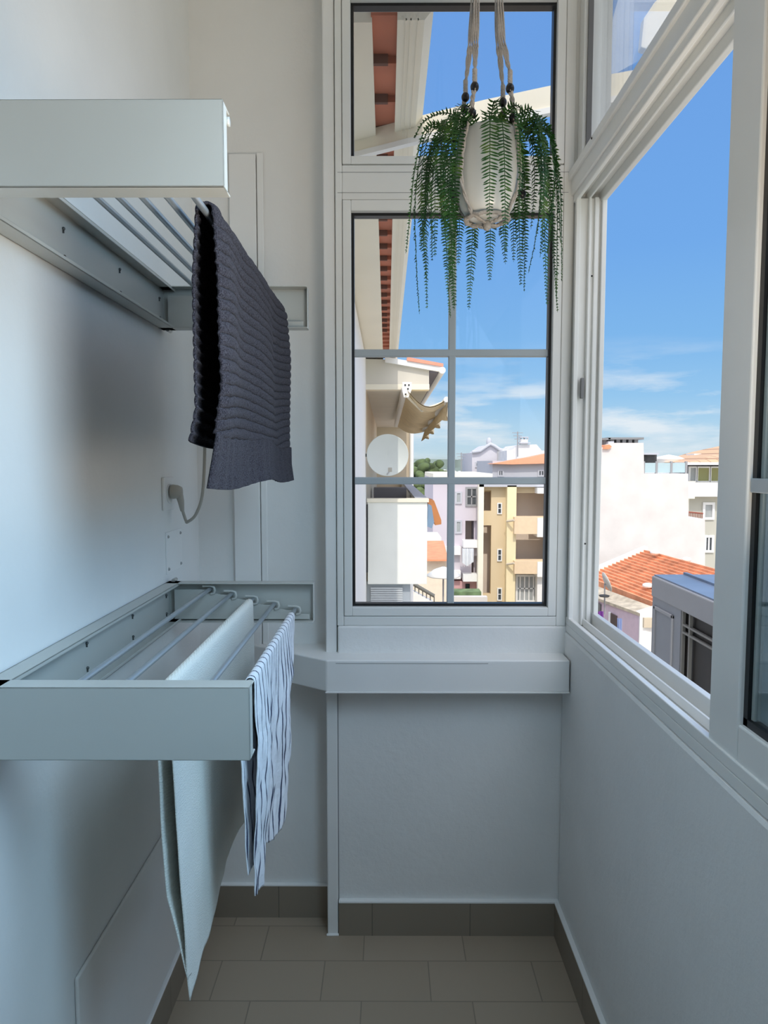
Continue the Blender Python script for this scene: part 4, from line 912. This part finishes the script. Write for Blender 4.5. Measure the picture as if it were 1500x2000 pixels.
# --- distant trees, hills and low town
def crown(c, r, seed, m, parent, nm='foliage', n=70):
    rnd = random.Random(seed); o = MB()
    for k in range(n):
        d = Vector((rnd.gauss(0, 1), rnd.gauss(0, 1), rnd.gauss(0, .7))).normalized()*rnd.uniform(.3, 1.0); rr = r*rnd.uniform(.13, .27); b0 = len(o.v)
        cc = Vector(c)+Vector((d.x*r, d.y*r, d.z*r*.75)); o.ball(cc, rr, 9, .85)
        for i in range(b0, len(o.v)):
            v = Vector(o.v[i]); o.v[i] = tuple(v+(v-cc)*.5*noise.noise(v*2.2/r*1.3))
    return o.build(nm, m, parent)
tgreen = mat('olive_foliage', (.085, .12, .045), .9, bump=1, bscale=1.2, var=.5, vscale=1.2)
for k, (px, py, D, r) in enumerate(((812, 925, 78, 2.6), (826, 928, 84, 2.8), (840, 934, 90, 2.4), (818, 955, 70, 3.0), (834, 962, 72, 2.6), (850, 958, 74, 2.4), (845, 985, 66, 2.2), (862, 948, 95, 1.8))):
    c = U(px, py, y=D); t = empty('tree', (c.x, c.y, GZ), ['dense olive green tree beside the left loggia downpipe', 'round green tree second from the loggia in the skyline row', 'green tree third from the loggia in the skyline row', 'dark green tree low beside the loggia downpipe', 'bushy tree in the middle of the lower tree clump', 'bushy tree at the right of the lower tree clump', 'lowest green tree above the orange awning', 'small green tree nearest the lilac block skyline'][k], 'tree', 'trees beyond the neighbouring loggia')
    crown(c, r, k+5, tgreen, t); MB().tube([(c.x, c.y, GZ), c], .25, 8).build('trunk', mat('bark', (.10, .07, .05), .9), t)
hm = MB(); n = 60
for layer, (D, z0_, amp, sd_) in enumerate(((260, -2.0, 5.0, 1), (520, 0, 7.5, 2))):
    pts = [(-D+2.4*D*i/n, D+40*S(i*.7), z0_+amp*(.5+.8*nse(i*.35, sd_))) for i in range(n+1)]
    vs = []
    for p in pts: vs += [(p[0], p[1], GZ), p, (p[0], p[1]+60, GZ)]
    hm.add(vs, [(3*i, 3*i+3, 3*i+4, 3*i+1) for i in range(n)]+[(3*i+1, 3*i+4, 3*i+5, 3*i+2) for i in range(n)], True)
struct(hm.build('hills', mat('hazy_hill', (.20, .25, .22), .95, var=.3, vscale=.03)))
for px, py, lb in ((869, 918, 'tiny pale house on the horizon just left of the central muntin'), (886, 919, 'tiny pale house on the horizon just right of the central muntin'), (899, 921, 'tiny pale house on the horizon beside the left aerial mast'), (914, 918, 'tiny pale house on the horizon touching the curved gable house')):
    a = U(px, py, y=130); tag(MB().prism([(a.x-.4, a.y, GZ), (a.x+.7, a.y, GZ), (a.x+.7, a.y, a.z-.3), (a.x+.15, a.y, a.z+.1), (a.x-.4, a.y, a.z-.3)], (0, 4, 0)).build('distant_house', white_out), lb, 'house', 'distant houses above the lilac block')
# garden wall and hedge at foot of the lilac block
tag(MB().box(U(866, 1160, y=38).x, U(940, 1160, y=38).x, 38, 39, GZ, U(870, 1156, y=38).z).build('hedge', mat('hedge_green', (.16, .24, .12), .95, bump=1, bscale=5, var=.4, vscale=3)), 'clipped green hedge at the foot of the lilac block', 'hedge')
tag(MB().box(U(878, 1166, y=34).x, U(952, 1166, y=34).x, 34, 34.4, GZ, U(870, 1166, y=34).z).build('garden_wall', white_out), 'low white garden wall in front of the hedge', 'wall')
